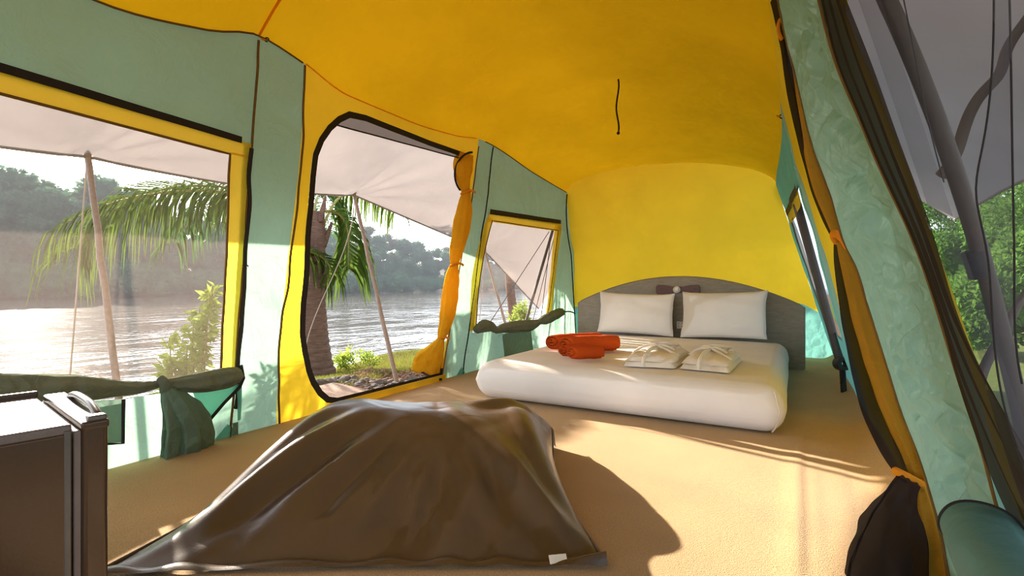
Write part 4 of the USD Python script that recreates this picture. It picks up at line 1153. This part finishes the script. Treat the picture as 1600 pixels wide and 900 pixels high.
def tarp_left(u, v):
    y = -3.0 + u * (P4[1] + 3.0); e = edge_at(y)
    ridge_ = np.c_[np.full_like(y, -1.2), y * 0.93 + 0.2, 2.98 - 0.10 * np.clip(y - 3.7, 0, 9) ** 1.2]
    ea = np.c_[np.full_like(y, -2.55), y * 0.98, 2.42 - 0.10 * np.clip(y - 4.0, 0, 9) ** 1.25]
    w = v[:, None]
    p = e * (1 - w) ** 2 + 2 * ea * w * (1 - w) + ridge_ * w ** 2
    for c in (P0, P1, P2, P3):
        d = np.hypot(p[:, 0] - c[0], p[:, 1] - c[1]); th = np.arctan2(p[:, 1] - c[1], p[:, 0] - c[0])
        p[:, 2] += 0.018 * np.cos(15 * th) * np.clip(d / 0.12, 0, 1) * np.exp(-d / 0.75) + 0.05 * np.exp(-(d / 0.10) ** 2) * 0.3
    p[:, 2] += wrinkle(p, 0.02, (0.9, 0.9, 0.9), 31) * np.clip(v * 6, 0, 1)
    return p


aw = thing('awning', 'pale grey weathered tarp awning stretched over the tent on leaning poles', 'awning', (-4.0, 2.5, 0))
part(aw, 'tarp', grid(tarp_left, 260, 60), 'tarp', smooth=True)
yy = np.linspace(-3.0, P4[1] - 0.01, 140)
part(aw, 'edge_hem', tube(edge_at(yy), 0.010, 6), 'tarp', smooth=True)


def tarp_right(u, v):
    y = -3.0 + u * 9.2
    e = np.c_[1.34 + 0.03 * np.sin(y), y, 1.515 - 0.012 * y + 0.02 * np.sin(1.7 * y)]
    ridge_ = np.c_[np.full_like(y, -1.2), y * 0.93 + 0.2, 2.98 - 0.10 * np.clip(y - 3.7, 0, 9) ** 1.2]
    ea = np.c_[np.full_like(y, 0.15), y * 0.98, 2.62 - 0.08 * np.clip(y - 4.0, 0, 9) ** 1.2]
    w = v[:, None]
    p = e * (1 - w) ** 2 + 2 * ea * w * (1 - w) + ridge_ * w ** 2
    p[:, 2] += wrinkle(p, 0.03, (0.9, 0.6, 0.9), 37) * np.clip(v * 6, 0, 1)
    return p


part(aw, 'tarp', grid(tarp_right, 200, 50), 'tarp', smooth=True)
yy = np.linspace(-3.0, 6.2, 90)
part(aw, 'edge_hem', tube(np.c_[1.34 + 0.03 * np.sin(yy), yy, 1.515 - 0.012 * yy + 0.02 * np.sin(1.7 * yy)], 0.010, 6), 'tarp', smooth=True)

GZ = -0.16
B1 = at_z(176, 655, GZ); B1 = np.array([-3.62, 1.52, GZ]); B2 = at_z(622, 601, GZ); B3 = at_z(792, 517, GZ)
B3 = P3 + (at_x(792, 512, -3.7) - P3) * 1.0; B3 = B3 + (B3 - P3) / abs(B3[2] - P3[2]) * (B3[2] - GZ)
_d = at_x(181, 578, -3.75) - P1; B1 = P1 + _d * ((GZ - P1[2]) / _d[2])
for a, b, lab in ((P1, B1, 'leaning wooden awning pole seen through the large left window'), (P2, B2, 'leaning wooden awning pole standing outside the river doorway'), (P3, B3, 'thin leaning awning pole seen through the small window by the bed')):
    t = thing('awning_pole', lab, 'pole', b, group='awning poles by the river')
    part(t, 'pole', tube(np.linspace(b, a, 20) + 0.008 * (meshkit.noise(np.c_[np.arange(20) * 0.5, np.zeros((20, 2))]) - 0.5)[:, None], np.linspace(0.022, 0.018, 20), 12), 'pole', smooth=True)
    part(t, 'pole_tip', tube(np.linspace(a, a + np.array([0, 0, 0.05]), 4), [0.022, 0.020, 0.013, 0.005], 10), 'pole', smooth=True)


def rope(pts, lab, r=0.0055):
    q = smooth_path(pts, 30)
    t = thing('guy_rope', lab, 'rope', q[-1])
    part(t, 'rope', tube(q, r, 6), 'rope', smooth=True)
    return t


_d = at_x(113, 540, -4.35) - P1
rope([P1 + [0, 0, 0.02], (P1 + at_x(113, 540, -4.35)) / 2 + [0, 0, -0.01], P1 + _d * ((GZ - P1[2]) / _d[2])], 'pale guy rope hanging beside the pole in the large left window')
r2 = rope([P2 + [0, 0, 0.02], at_x(520, 432, -4.25), at_z(474, 570, GZ + 0.12) + [0, 0, 0.0], at_z(474, 588, GZ)], 'pale guy rope slanting past the palm trunk outside the doorway')
rope([P3 + [0, 0, 0.02], at_x(752, 470, -4.3), at_z(745, 530, GZ)], 'thin guy rope at the pole beyond the small window', 0.004)
# dark leg of the tent outside the small window, with the tarp's cords
a, b = at_x(866, 352, -2.62), at_x(821, 505, -2.95); b = a + (b - a) * ((GZ - a[2]) / (b - a)[2])
t = thing('tent_leg', 'dark tent leg leaning outside the small window by the bed', 'tent pole', b)
part(t, 'pole', tube(np.linspace(b, a, 12), 0.017, 12), 'pole_dark', smooth=True)
part(t, 'pole_cap', tube(np.linspace(a, a + (a - b) / 30, 3), 0.021, 12), 'slot', smooth=True)
for k, (x0, y0, x1, y1) in enumerate([(862, 360, 845, 500), (858, 362, 765, 505), (868, 362, 838, 480)]):
    a_, b_ = at_x(x0, y0, -2.75), at_x(x1, y1, -3.1); b_ = a_ + (b_ - a_) * ((GZ - a_[2]) / (b_ - a_)[2])
    part(t, 'cord', tube(np.linspace(a_, b_, 8), 0.005, 6), 'pole_dark')

# ------------------------------------------------------------------ outside the right window
a, b = at_y(1352, -40, 1.30), at_y(1582, 650, 1.55)
rp = thing('tent_leg', 'thick dark tent leg leaning behind the screen of the right window', 'tent pole', b)
mid = [a, at_y(1470, 245, 1.42), at_y(1541, 480, 1.52), b, b + (b - at_y(1541, 480, 1.52)) * 2.2]
mid[-1][2] = max(mid[-1][2], -0.14)
ppq = smooth_path(mid, 30) + np.array([0.015, 0, 0])
part(rp, 'pole', tube(ppq, 0.017, 14), 'pole_brown', smooth=True)
q = at_y(1512, 413, 1.49) + np.array([0.015, 0, 0]); ax = np.array(at_y(1541, 480, 1.52)) - np.array(at_y(1470, 245, 1.42)); ax /= np.linalg.norm(ax)
part(rp, 'strap', tube(np.linspace(q - ax * 0.03 , q + ax * 0.03, 4) , 0.021, 16), 'tape', smooth=True, label='black strap around the leg')
bp = smooth_path([at_y(*p, 2.6) for p in [(1470, 275), (1500, 222), (1512, 185), (1540, 140), (1560, 118), (1572, 82), (1590, 50), (1625, -10)]], 40)
single('branch', tube(bp, np.linspace(0.022, 0.016, 40), 10), 'bark_far', 'crooked brown branch propping the grey tarp outside the right window', 'branch', bp[0], smooth=True)
bp2 = smooth_path([at_y(*p, 4.6) for p in [(1640, 420), (1600, 462), (1570, 515), (1545, 560), (1530, 640)]], 30)
single('branch', tube(bp2, np.linspace(0.02, 0.035, 30), 10), 'bark_far', 'dark leaning branch before the green bushes, low in the right window', 'branch', bp2[-1], smooth=True)


# ------------------------------------------------------------------ ground, river, banks
def bank_x(y):
    return -6.25 - 0.16 * (y - 5.0) + 0.5 * (meshkit.noise(np.c_[y * 0.7, y * 0, y * 0], 3) - 0.5)


def ground_z(x, y):
    t = np.clip((bank_x(y) - x) / 3.0, 0, 1); s_ = np.clip((-3.55 - x) / 2.8, 0, 1)
    bumps = 0.05 * (meshkit.fbm(np.c_[x * 1.5, y * 1.5, x * 0], 3, 2) - 0.5) * ((x < -2.9) | (x > 0.7))
    return GZ - 0.36 * s_ * s_ * (3 - 2 * s_) - 2.6 * t * t * (3 - 2 * t) + bumps


def ground_fn(u, v):
    y = -12 + v * 72
    x = np.where(u < 0.5, -16 + (u / 0.5) * 13.4, -2.6 + ((u - 0.5) / 0.5) * 34)
    return np.c_[x, y, ground_z(x, y)]


gr = single('ground', grid(ground_fn, 220, 260), 'ground', 'brown earth around the tent falling to the river', 'ground', kind='structure', smooth=True)
WZ = -1.75
wv, wf_ = grid(lambda u, v: np.c_[-140 + u * 136.0, -90 + v * 460, np.full_like(u, WZ)], 30, 60)
single('river', (wv, wf_), 'river', 'wide brown river glittering in the low sun', 'river', kind='structure', smooth=True)


def hill_fn(u, v):
    y = -60 + v * 420; x = -118 - u * 90 - 6 * (meshkit.noise(np.c_[y * 0.03, y * 0, y * 0], 8) - 0.5)
    z = WZ - 0.5 + 14 * np.clip(u * 1.2, 0, 1) ** 0.8 + 2 * (meshkit.fbm(np.c_[x * 0.05, y * 0.05, x * 0], 3, 1) - 0.5) * (u > 0.03)
    return np.c_[x, y, z]


single('far_bank', grid(hill_fn, 40, 160), 'soil', 'low brown rise of the far river bank under the trees', 'river bank', kind='structure', smooth=True)


# ------------------------------------------------------------------ leaves
def leaf_cards(c, n_, size, rng, out=None, droop=0.3, aspect=0.5):
    """Small folded leaves at the points c, facing outwards and up."""
    m = len(c); d = rng.normal(size=(m, 3)); d[:, 2] -= droop
    if out is not None:
        d += out * 0.9
    d /= np.linalg.norm(d, axis=1)[:, None]
    s = np.cross(d, rng.normal(size=(m, 3))); s /= np.linalg.norm(s, axis=1)[:, None]
    L = size * rng.uniform(0.7, 1.3, m)[:, None]; W = L * aspect
    nn = np.cross(d, s)
    v = np.stack([c, c + d * L * 0.5 + s * W * 0.5 + nn * L * 0.08, c + d * L, c + d * L * 0.5 - s * W * 0.5 + nn * L * 0.08], 1).reshape(-1, 3)
    k = np.arange(m) * 4
    return v, np.vstack([np.c_[k, k + 1, k + 2], np.c_[k, k + 2, k + 3]])


def crown(blobs, n, size, seed, aspect=0.6):
    rng = np.random.default_rng(seed); cs, outs = [], []
    w = np.array([b[3] ** 2 for b in blobs]); w = (w / w.sum() * n).astype(int)
    for (x, y, z, r), k in zip(blobs, w):
        d = rng.normal(size=(k, 3)); d /= np.linalg.norm(d, axis=1)[:, None]; d[:, 2] = np.abs(d[:, 2]) * rng.choice([1, 1, 1, -0.6], k)
        cs.append(np.array([x, y, z]) + d * r * rng.uniform(0.72, 1.05, (k, 1)) * np.array([1, 1, 0.85])); outs.append(d)
    return leaf_cards(np.vstack(cs), n, size, rng, np.vstack(outs), aspect=aspect)


def blob_body(blobs, seed):
    ms = []
    for k, (x, y, z, r) in enumerate(blobs):
        s = trimesh.creation.icosphere(2, r * 0.80); v = s.vertices * (1 + 0.5 * (meshkit.fbm(s.vertices / r * 2.2 + k * 7, 3, seed)[:, None] - 0.5)); v[:, 2] *= 0.85
        ms.append((v + [x, y, z], s.faces))
    return cat_meshes(ms)


rng = np.random.default_rng(11)
TREES = []
kinds = [('tree_a', 'broad', 'dark broad'), ('tree_b', 'round', 'mid green'), ('tree_c', 'tall', 'dusty olive')]


def tree_proto(kind, seed):
    r_ = np.random.default_rng(seed); bl = []
    H = 20.0
    if kind == 0:
        for k in range(11):
            a = r_.uniform(0, 2 * PI); q = r_.uniform(0, 5.0); bl.append((q * math.cos(a), q * math.sin(a), r_.uniform(5, 16), r_.uniform(2.6, 4.0)))
    elif kind == 1:
        for k in range(9):
            a = r_.uniform(0, 2 * PI); q = r_.uniform(0, 3.6); bl.append((q * math.cos(a), q * math.sin(a), r_.uniform(6, 18.5), r_.uniform(1.9, 3.2)))
    elif kind == 2:
        for k in range(13):
            a = r_.uniform(0, 2 * PI); z = r_.uniform(4, 20); q = r_.uniform(0, 2.8); bl.append((q * math.cos(a), q * math.sin(a), z, r_.uniform(1.2, 2.1)))
    else:
        for k in range(8):
            a = r_.uniform(0, 2 * PI); q = r_.uniform(0, 4.0); bl.append((q * math.cos(a), q * math.sin(a), r_.uniform(1.0, 3.4), r_.uniform(1.6, 2.6)))
    return bl


FAR = []
LAB = ['dark broad tree on the far bank across the river', 'rounded green tree on the far bank across the river', 'slender feathery tree on the far bank across the river', 'low rounded bush overhanging the far water line']
GRP = ['dark broad far trees', 'rounded far trees', 'slender far trees', 'far bank bushes']
MATS = ['tree_a', 'tree_b', 'tree_c', 'tree_b']
places = {0: [], 1: [], 2: [], 3: []}
r_ = np.random.default_rng(5)
def far_xy(px, d):
    p = at_d(px, HOR, d); return p[0], p[1]
def far_d(px, x0):
    r = ray(px, HOR); return x0 / r[0]
for px in np.arange(-90, 250, 26):
    places[int(r_.choice([0, 0, 1]))].append((px + r_.uniform(-8, 8), -124 - r_.uniform(0, 6), r_.uniform(0.88, 1.0)))
for px in np.arange(-70, 215, 30):
    places[int(r_.choice([0, 1]))].append((px + r_.uniform(-8, 8), -138 - r_.uniform(0, 6), r_.uniform(1.15, 1.32)))
for px in np.arange(200, 470, 21):
    places[2].append((px + r_.uniform(-6, 6), -130 - r_.uniform(0, 8), r_.uniform(0.85, 1.05)))
for px in np.arange(215, 720, 24):
    places[int(r_.choice([0, 1, 1]))].append((px + r_.uniform(-8, 8), -124 - r_.uniform(0, 6), r_.uniform(0.62, 0.80)))
for px in np.arange(480, 840, 22):
    places[int(r_.choice([1, 2, 0]))].append((px + r_.uniform(-6, 6), -134 - r_.uniform(0, 10), r_.uniform(0.92, 1.2)))
for px in np.arange(-80, 840, 17):
    places[3].append((px + r_.uniform(-6, 6), -118.5 - r_.uniform(0, 3), r_.uniform(0.8, 1.35)))
for k in range(4):
    protos = []
    for s in range(2):
        bl = tree_proto(k, 40 + 7 * k + s)
        base = None
        for i, (px, x0, sc) in enumerate(places[k][s::2]):
            d = far_d(px, x0); x, y = far_xy(px, d); z = WZ + (0.2 if k == 3 else 1.0)
            nm = 'bush' if k == 3 else 'tree'
            if base is None:
                base = thing(nm, LAB[k], nm, (x, y, z), group=GRP[k])
                UsdGeom.Xformable(stage.GetPrimAtPath(base.path)).AddScaleOp().Set(Gf.Vec3f(sc, sc, sc))
                zero = Node(base.path, (0, 0, 0))
                if k < 3:
                    part(zero, 'trunk', tube(np.array([[0, 0, -2.0], [0.2, 0.1, 6], [0, 0, 14]]), [0.35, 0.28, 0.12], 8), 'bark_far', smooth=True)
                part(zero, 'crown', cat_meshes([blob_body(bl, k), crown(bl, 2600 if k < 3 else 1500, 0.95 if k < 2 else 0.62, 3 + k + s)]), MATS[k], smooth=False)
            else:
                copy_of(base, nm, (x, y, z), r_.uniform(0, 2 * PI), sc, LAB[k], nm, GRP[k])


# ------------------------------------------------------------------ palms
def palm_trunk(pts, rr, seed=0, rings=46):
    path = smooth_path(pts, rings * 3); s = np.linspace(0, 1, len(path)); r = pchip(np.linspace(0, 1, len(rr)), rr, s)
    r = r * (1 + 0.05 * np.abs(np.sin(PI * rings * 0.5 * s)) - 0.02)
    v, f = tube(path, r, 24)
    c = np.repeat(path, 24, 0); n = len(c)
    v[:n] = c + (v[:n] - c) * (1 + 0.16 * (meshkit.fbm(v[:n] * np.array([9, 9, 4]), 3, seed)[:, None] - 0.5))
    return v, f


pb = at_z(487, 588, -0.47); pb[2] -= 0.08
ptop = at_x(490, 330, pb[0] + 0.05)
pm = thing('coconut_palm', 'young coconut palm with rough trunk just outside the river doorway', 'palm tree', pb)
trunk_pts = [pb, at_x(486, 540, pb[0]), at_x(485, 480, pb[0]), at_x(487, 420, pb[0]), at_x(490, 370, pb[0] + 0.03), ptop]
part(pm, 'trunk', palm_trunk(trunk_pts, [0.36, 0.25, 0.205, 0.18, 0.165, 0.14], 3), 'bark', smooth=True)
for k in range(9):
    a_ = k * 2.4; z0 = ptop[2] - 0.05 - 0.11 * k; p0 = np.array([ptop[0], ptop[1], z0]) + 0.12 * np.array([math.cos(a_), math.sin(a_), 0])
    part(pm, 'old_leaf_base', tube(smooth_path([p0 - [0, 0, 0.10], p0 + 0.05 * np.array([math.cos(a_), math.sin(a_), 0.6]), p0 + np.array([0.12 * math.cos(a_), 0.12 * math.sin(a_), 0.24])], 10), np.linspace(0.05, 0.016, 10), 8), 'bark', smooth=True)
crown_p = ptop + np.array([0, 0, -0.02])
cx_ = crown_p[0]
# the long frond that arches across the large window, leaning out over the river
fr_path = [crown_p, at_x(420, 306, cx_ - 0.5), at_x(355, 293, cx_ - 0.9), at_x(290, 291, cx_ - 1.3), at_x(230, 303, cx_ - 1.7), at_x(170, 335, cx_ - 2.0), at_x(118, 386, cx_ - 2.3)]


def frond_on(path_pts, leaf, seed, n=90, hang=1.0, s0=0.12, mat='frond', wscale=1.0):
    rng = np.random.default_rng(seed); path = smooth_path(path_pts, 80); L = len(path)
    st = part(pm, 'frond', tube(path, np.linspace(0.024, 0.005, L), 8), 'rachis', smooth=True)
    vs, fs, k = [], [], 0
    tg_all = np.gradient(path, axis=0); tg_all /= np.linalg.norm(tg_all, axis=1)[:, None]
    for i in range(n):
        s = s0 + (1 - s0) * i / (n - 1); j = s * (L - 1); p = np.array([np.interp(j, np.arange(L), path[:, q]) for q in range(3)]); tg = tg_all[int(min(L - 1, j))]
        side = np.cross(tg, [0, 0, 1.0]); side /= np.linalg.norm(side) + 1e-9
        ll = leaf * (0.50 + 0.75 * math.sin(PI * min(1.0, 0.10 + 0.78 * s))) * rng.uniform(0.85, 1.12)
        for sg_ in (-1, 1):
            lift = 0.35 if sg_ > 0 else 0.1
            dn = side * sg_ * 0.62 + tg * 0.60 + np.array([0, 0, lift * 0.5]) + rng.normal(size=3) * 0.07; dn /= np.linalg.norm(dn)
            q4 = [p, p + dn * ll * 0.33, p + dn * ll * 0.58 + np.array([0, 0, -0.28 * ll * hang]), p + dn * ll * 0.70 + np.array([0, 0, -0.80 * ll * hang])]
            w4_ = np.array([0.4, 1.0, 0.85, 0.08]) * 0.014 * wscale; wd = np.cross(dn, np.cross(dn, tg)); wd = wd / (np.linalg.norm(wd) + 1e-9)
            for a_, ww in zip(q4, w4_):
                vs += [a_ + wd * ww, a_ - wd * ww]
            for jj in range(3):
                b = k + jj * 2; fs += [(b, b + 1, b + 3), (b, b + 3, b + 2)]
            k += 8
    part(st, 'leaflets', (np.array(vs), np.array(fs)), mat, smooth=True)


frond_on(fr_path, 0.92, 1, 110, wscale=1.1)
xx = crown_p[0]
frond_on([crown_p - [0, 0, 0.3], at_x(505, 352, xx - 0.1), at_x(522, 318, xx - 0.15), at_x(548, 300, xx - 0.2), at_x(585, 300, xx - 0.3), at_x(618, 330, xx - 0.4)], 0.55, 2, 46, 1.0, 0.35, wscale=1.3)
frond_on([crown_p - [0, 0, 0.1], at_x(512, 330, xx + 0.2), at_x(530, 335, xx + 0.25), at_x(544, 370, xx + 0.25), at_x(545, 420, xx + 0.2)], 0.50, 3, 46, 1.1, 0.2, wscale=1.3)
frond_on([crown_p, crown_p + [-0.6, 0.6, 0.4], crown_p + [-1.3, 1.3, 0.4], crown_p + [-2.0, 2.0, 0.0]], 0.65, 4, 56, 1.0, 0.15, 'frond_green', wscale=1.3)
frond_on([crown_p, crown_p + [-0.9, -0.1, 0.3], crown_p + [-1.9, -0.25, 0.25], crown_p + [-2.8, -0.4, -0.3]], 0.65, 5, 56, 1.0, 0.15, 'frond_green', wscale=1.3)
frond_on([crown_p - [0, 0, 0.2], at_x(476, 390, xx + 0.2), at_x(500, 400, xx + 0.25), at_x(512, 440, xx + 0.25)], 0.40, 6, 30, 1.2, 0.3, wscale=1.3)
frond_on([crown_p, crown_p + [-0.3, -0.8, 0.15], crown_p + [-0.8, -1.7, 0.05], crown_p + [-1.2, -2.4, -0.4]], 0.62, 7, 50, 1.1, 0.15, 'frond', wscale=1.3)

# second palm, only its trunk in the small window
tb = at_x(806, 560, -6.2); tb[2] = -0.6
p2_ = thing('palm_trunk', 'pale palm trunk in front of the river in the small window by the bed', 'palm tree', tb)
part(p2_, 'trunk', palm_trunk([tb, at_x(803, 500, -6.2), at_x(797, 450, -6.2), at_x(794, 400, -6.2), at_x(794, 330, -6.2)], [0.15, 0.12, 0.10, 0.09, 0.09], 8), 'bark', smooth=True)


# ------------------------------------------------------------------ plants
def leafy_plant(name, base, height, stems, leaf, n, spread, mat, label, cat_, seed, lean=(0, 0), group=None, whorl=True):
    rng = np.random.default_rng(seed); base = np.asarray(base, float)
    t = thing(name, label, cat_, base, group=group)
    cs, dirs = [], []; sm = []
    for k in range(stems):
        a = rng.uniform(0, 2 * PI); h = height * rng.uniform(0.55, 1.0) if k else height
        tip = base + np.array([spread * math.cos(a) * rng.uniform(0.2, 1), spread * math.sin(a) * rng.uniform(0.2, 1), h]) + np.array([lean[0], lean[1], 0])
        path = smooth_path([base + rng.normal(size=3) * [0.03, 0.03, 0], (base + tip) / 2 + rng.normal(size=3) * 0.03, tip], 14)
        sm.append(tube(path, np.linspace(0.009, 0.003, 14) * (height / 0.9) ** 0.5, 6))
        m = max(3, n // stems); s = rng.uniform(0.25, 1.0, m) ** 0.7
        i = s * 13; p = np.array([np.interp(i, np.arange(14), path[:, q]) for q in range(3)]).T
        o = rng.normal(size=(m, 3)); o[:, 2] = np.abs(o[:, 2]) * 0.3; o /= np.linalg.norm(o, axis=1)[:, None]
        cs.append(p + o * leaf * 0.25); dirs.append(o)
    part(t, 'stem', cat_meshes(sm), 'rachis', smooth=True)
    part(t, 'leaves', leaf_cards(np.vstack(cs), n, leaf, rng, np.vstack(dirs) * 1.4, 0.35, 0.36), mat, smooth=False)
    return t


b_ = at_x(318, 640, -3.75); b_[2] = GZ
leafy_plant('leafy_plant', b_, at_x(318, 447, -3.75)[2] - GZ, 4, 0.075, 420, 0.12, 'plant', 'tall yellow green leafy plant outside the right edge of the large window', 'plant', 3)
b_ = at_x(268, 640, -3.75); b_[2] = GZ
leafy_plant('leafy_plant', b_, at_x(275, 525, -3.75)[2] - GZ, 6, 0.075, 330, 0.22, 'plant', 'shorter feathery leafy plant outside the large left window', 'plant', 4)
for k, (px, py, top, lab) in enumerate([(540, 573, 545, 'small weed with yellow leaves on the bank nearest the palm trunk'), (562, 571, 540, 'taller weed in the middle of the grassy bank edge'), (524, 578, 556, 'low sprawling weed right beside the palm roots'), (580, 570, 548, 'weed at the river edge near the leaning pole')]):
    b_ = at_z(px, py, -0.42); b_[2] = float(ground_z(b_[0:1], b_[1:2])[0]); leafy_plant('weed', b_, at_x(px, top, b_[0])[2] - b_[2], 5, 0.075, 120, 0.30, 'plant', lab, 'plant', 20 + k)
b_ = at_x(818, 540, -4.4); b_[2] = GZ - 0.05
leafy_plant('leafy_plant', b_, 0.72, 9, 0.10, 420, 0.36, 'plant', 'bright yellow green bush in the small window beside the bed', 'plant', 9)

# bright garden on the land side, behind the right-hand screen
def garden_bush(x, y, r, h, seed, lab):
    rng = np.random.default_rng(seed)
    bl = [(x + rng.uniform(-r, r) * 0.7, y + rng.uniform(-r, r) * 0.7, GZ + rng.uniform(0.25, 0.85) * h, r * rng.uniform(0.4, 0.62)) for _ in range(8)]
    t = thing('garden_bush', lab, 'bush', (x, y, GZ))
    part(t, 'stem', tube(np.array([[x, y, GZ], [x + 0.05, y, GZ + h * 0.4], [x, y, GZ + h * 0.7]]), [0.05, 0.04, 0.02], 8), 'bark_far', smooth=True)
    part(t, 'leaves', crown(bl, 9000, 0.075 * (1 + r * 0.3), seed, 0.5), 'bush', smooth=False)


for k, (px, d, r, h, lab) in enumerate([(1555, 7.0, 0.8, 1.5, 'bright green garden bush just under the tarp edge in the right window'), (1612, 6.0, 0.7, 1.1, 'bright green garden bush at the far right of the picture'), (1520, 10.5, 1.0, 2.2, 'green garden bush furthest back behind the right window'), (1580, 12.0, 1.4, 3.2, 'tall pale green shrub at the back of the lawn')]):
    x, y = at_d(px, HOR, d)[:2]; garden_bush(x, y, r, h, 60 + k, lab)
for k in range(5):
    px = 1440 + 62 * k; x, y = at_d(px, HOR, 17 + (k % 2) * 4)[:2]
    garden_bush(x, y, 2.2, 5.0, 80 + k, ['broad leafy tree line shrub seen leftmost through the right window', 'second large shrub behind the lawn from the dark tent leg', 'third large shrub behind the lawn from the dark tent leg', 'fourth large shrub behind the lawn from the dark tent leg', 'large shrub behind the lawn at the picture edge'][k])
lw = grid(lambda u, v: np.c_[1.0 + u * 22, -2 + v * 32, GZ + 0.035 + 0.0 * u], 30, 40)
single('lawn', lw, 'lawn', 'sunny green lawn beyond the right tent window', 'lawn', kind='structure', smooth=True)
bw = at_d(1535, HOR, 9.0); 
tb_ = thing('garden_bench', 'pale bench on the lawn behind the right window screen', 'bench', (bw[0], bw[1], GZ))
part(tb_, 'seat', moved(rbox((1.6, 0.4, 0.06), 0.01), (bw[0], bw[1], 0.42)), 'concrete')
for s in (-0.6, 0.6):
    part(tb_, 'leg', moved(rbox((0.08, 0.34, 0.52), 0.01), (bw[0] + s, bw[1], 0.13)), 'concrete')

# ------------------------------------------------------------------ slab, gravel, stones and grass outside the doorway
sc = [at_z(p[0], p[1], -0.09)[:2] for p in [(483, 606), (521, 597), (607, 613), (640, 622), (560, 640), (500, 622)]]
slp = sg.Polygon([sc[0], sc[1], sc[3], sc[4]]).convex_hull
sm_ = trimesh.creation.extrude_polygon(slp.buffer(0.01), 0.06, engine='earcut'); v, f = vf(sm_); v[:, 2] += -0.155
single('step_slab', (v, f), 'concrete', 'pinkish concrete slab lying outside the river doorway', 'slab', (slp.centroid.x, slp.centroid.y, -0.15), smooth=30)


def stone_mesh(seed, r):
    s = trimesh.creation.icosphere(2, 1.0); rng = np.random.default_rng(seed); v = s.vertices * (1 + 0.7 * (meshkit.fbm(s.vertices * 1.2 + seed * 5, 2, seed)[:, None] - 0.5))
    for _ in range(6):
        nrm = rng.normal(size=3); nrm /= np.linalg.norm(nrm); h = v @ nrm; v = v - np.outer(np.maximum(h - 0.72, 0), nrm)
    return v * r * np.array([1.2, 0.95, 0.65]), s.faces


rng = np.random.default_rng(77)
protos = []
n_st = 0
for px in np.arange(484, 684, 5.0):
    for row in range(5):
        py0 = np.interp(px, [484, 520, 600, 690], [602, 594, 597, 592]); py1 = np.interp(px, [484, 522, 606, 690], [606, 599, 614, 598])
        py = py0 + (py1 - py0) * (row + 0.5) / 5 + rng.uniform(-1.2, 1.2)
        if rng.uniform() < 0.25 or (py1 - py0) < 2:
            continue
        c_ = at_z(px + rng.uniform(-3, 3), py, GZ)
        rr = rng.choice([0.022, 0.032, 0.045, 0.062], p=[0.35, 0.35, 0.2, 0.1])
        if slp.buffer(rr).contains(sg.Point(c_[0], c_[1])) or c_[0] > -2.75:
            continue
        LBL = 'grey stone in the rough row of stones between the slab and the grass'
        loc = (c_[0], c_[1], GZ + rr * 0.25)
        if len(protos) < 4:
            k = len(protos)
            st_ = thing('stone', LBL, 'stone', loc, 'stones outside the river doorway'); sv = stone_mesh(k, 0.05); part(st_, 'rock', (sv[0] + loc, sv[1]), 'stone', smooth=40); protos.append(st_)
        else:
            copy_of(protos[int(rng.integers(4))], 'stone', loc, rng.uniform(0, 6.28), rr / 0.05, LBL, 'stone', 'stones outside the river doorway')
        n_st += 1
gv = []
for k in range(2600):
    x, y = rng.uniform(-4.3, -2.75), rng.uniform(1.9, 4.3)
    if slp.contains(sg.Point(x, y)) or x < -3.9 - 0.3 * (y - 3):
        continue
    s = trimesh.creation.icosahedron(); s.vertices *= rng.uniform(0.007, 0.019) * rng.uniform(0.7, 1.2, 3); gv.append((s.vertices + [x, y, GZ + 0.006], s.faces))
single('gravel', cat_meshes(gv), 'gravel', 'tan gravel strewn around the slab outside the doorway', 'gravel', kind='stuff', smooth=False)


def grass_patch(n, box_, seed, h):
    rng = np.random.default_rng(seed); x = rng.uniform(box_[0], box_[1], n); y = rng.uniform(box_[2], box_[3], n)
    keep = (x < -3.55 - 0.13 * (y - 3.0) + 0.15 * (meshkit.noise(np.c_[x * 3, y * 3, x * 0]) - 0.5)) & (x > bank_x(y) - 0.35) & ((x - pb[0]) ** 2 + (y - pb[1]) ** 2 > 0.13)
    x, y = x[keep], y[keep]; m = len(x)
    z = ground_z(x, y) - 0.008; b = np.c_[x, y, z]
    a = rng.uniform(0, 2 * PI, m); hh = h * rng.uniform(0.5, 1.3, m); w = np.c_[np.cos(a), np.sin(a), a * 0] * 0.004; tip = b + np.c_[rng.normal(size=(m, 2)) * 0.02, hh]
    v = np.stack([b - w, b + w, tip], 1).reshape(-1, 3); k = np.arange(m) * 3
    return v, np.c_[k, k + 1, k + 2]


single('grass', grass_patch(110000, (-7.0, -3.4, 0.5, 10.5), 4, 0.055), 'grass', 'short yellow green grass along the river bank outside', 'grass', kind='stuff', smooth=False)

single('river_haze', moved(trimesh.creation.box((150.0, 420.0, 40.0)), (-84.0, 130.0, 18.3)), 'haze', 'thin morning haze hanging over the river and far trees', 'haze', kind='stuff', smooth=False)
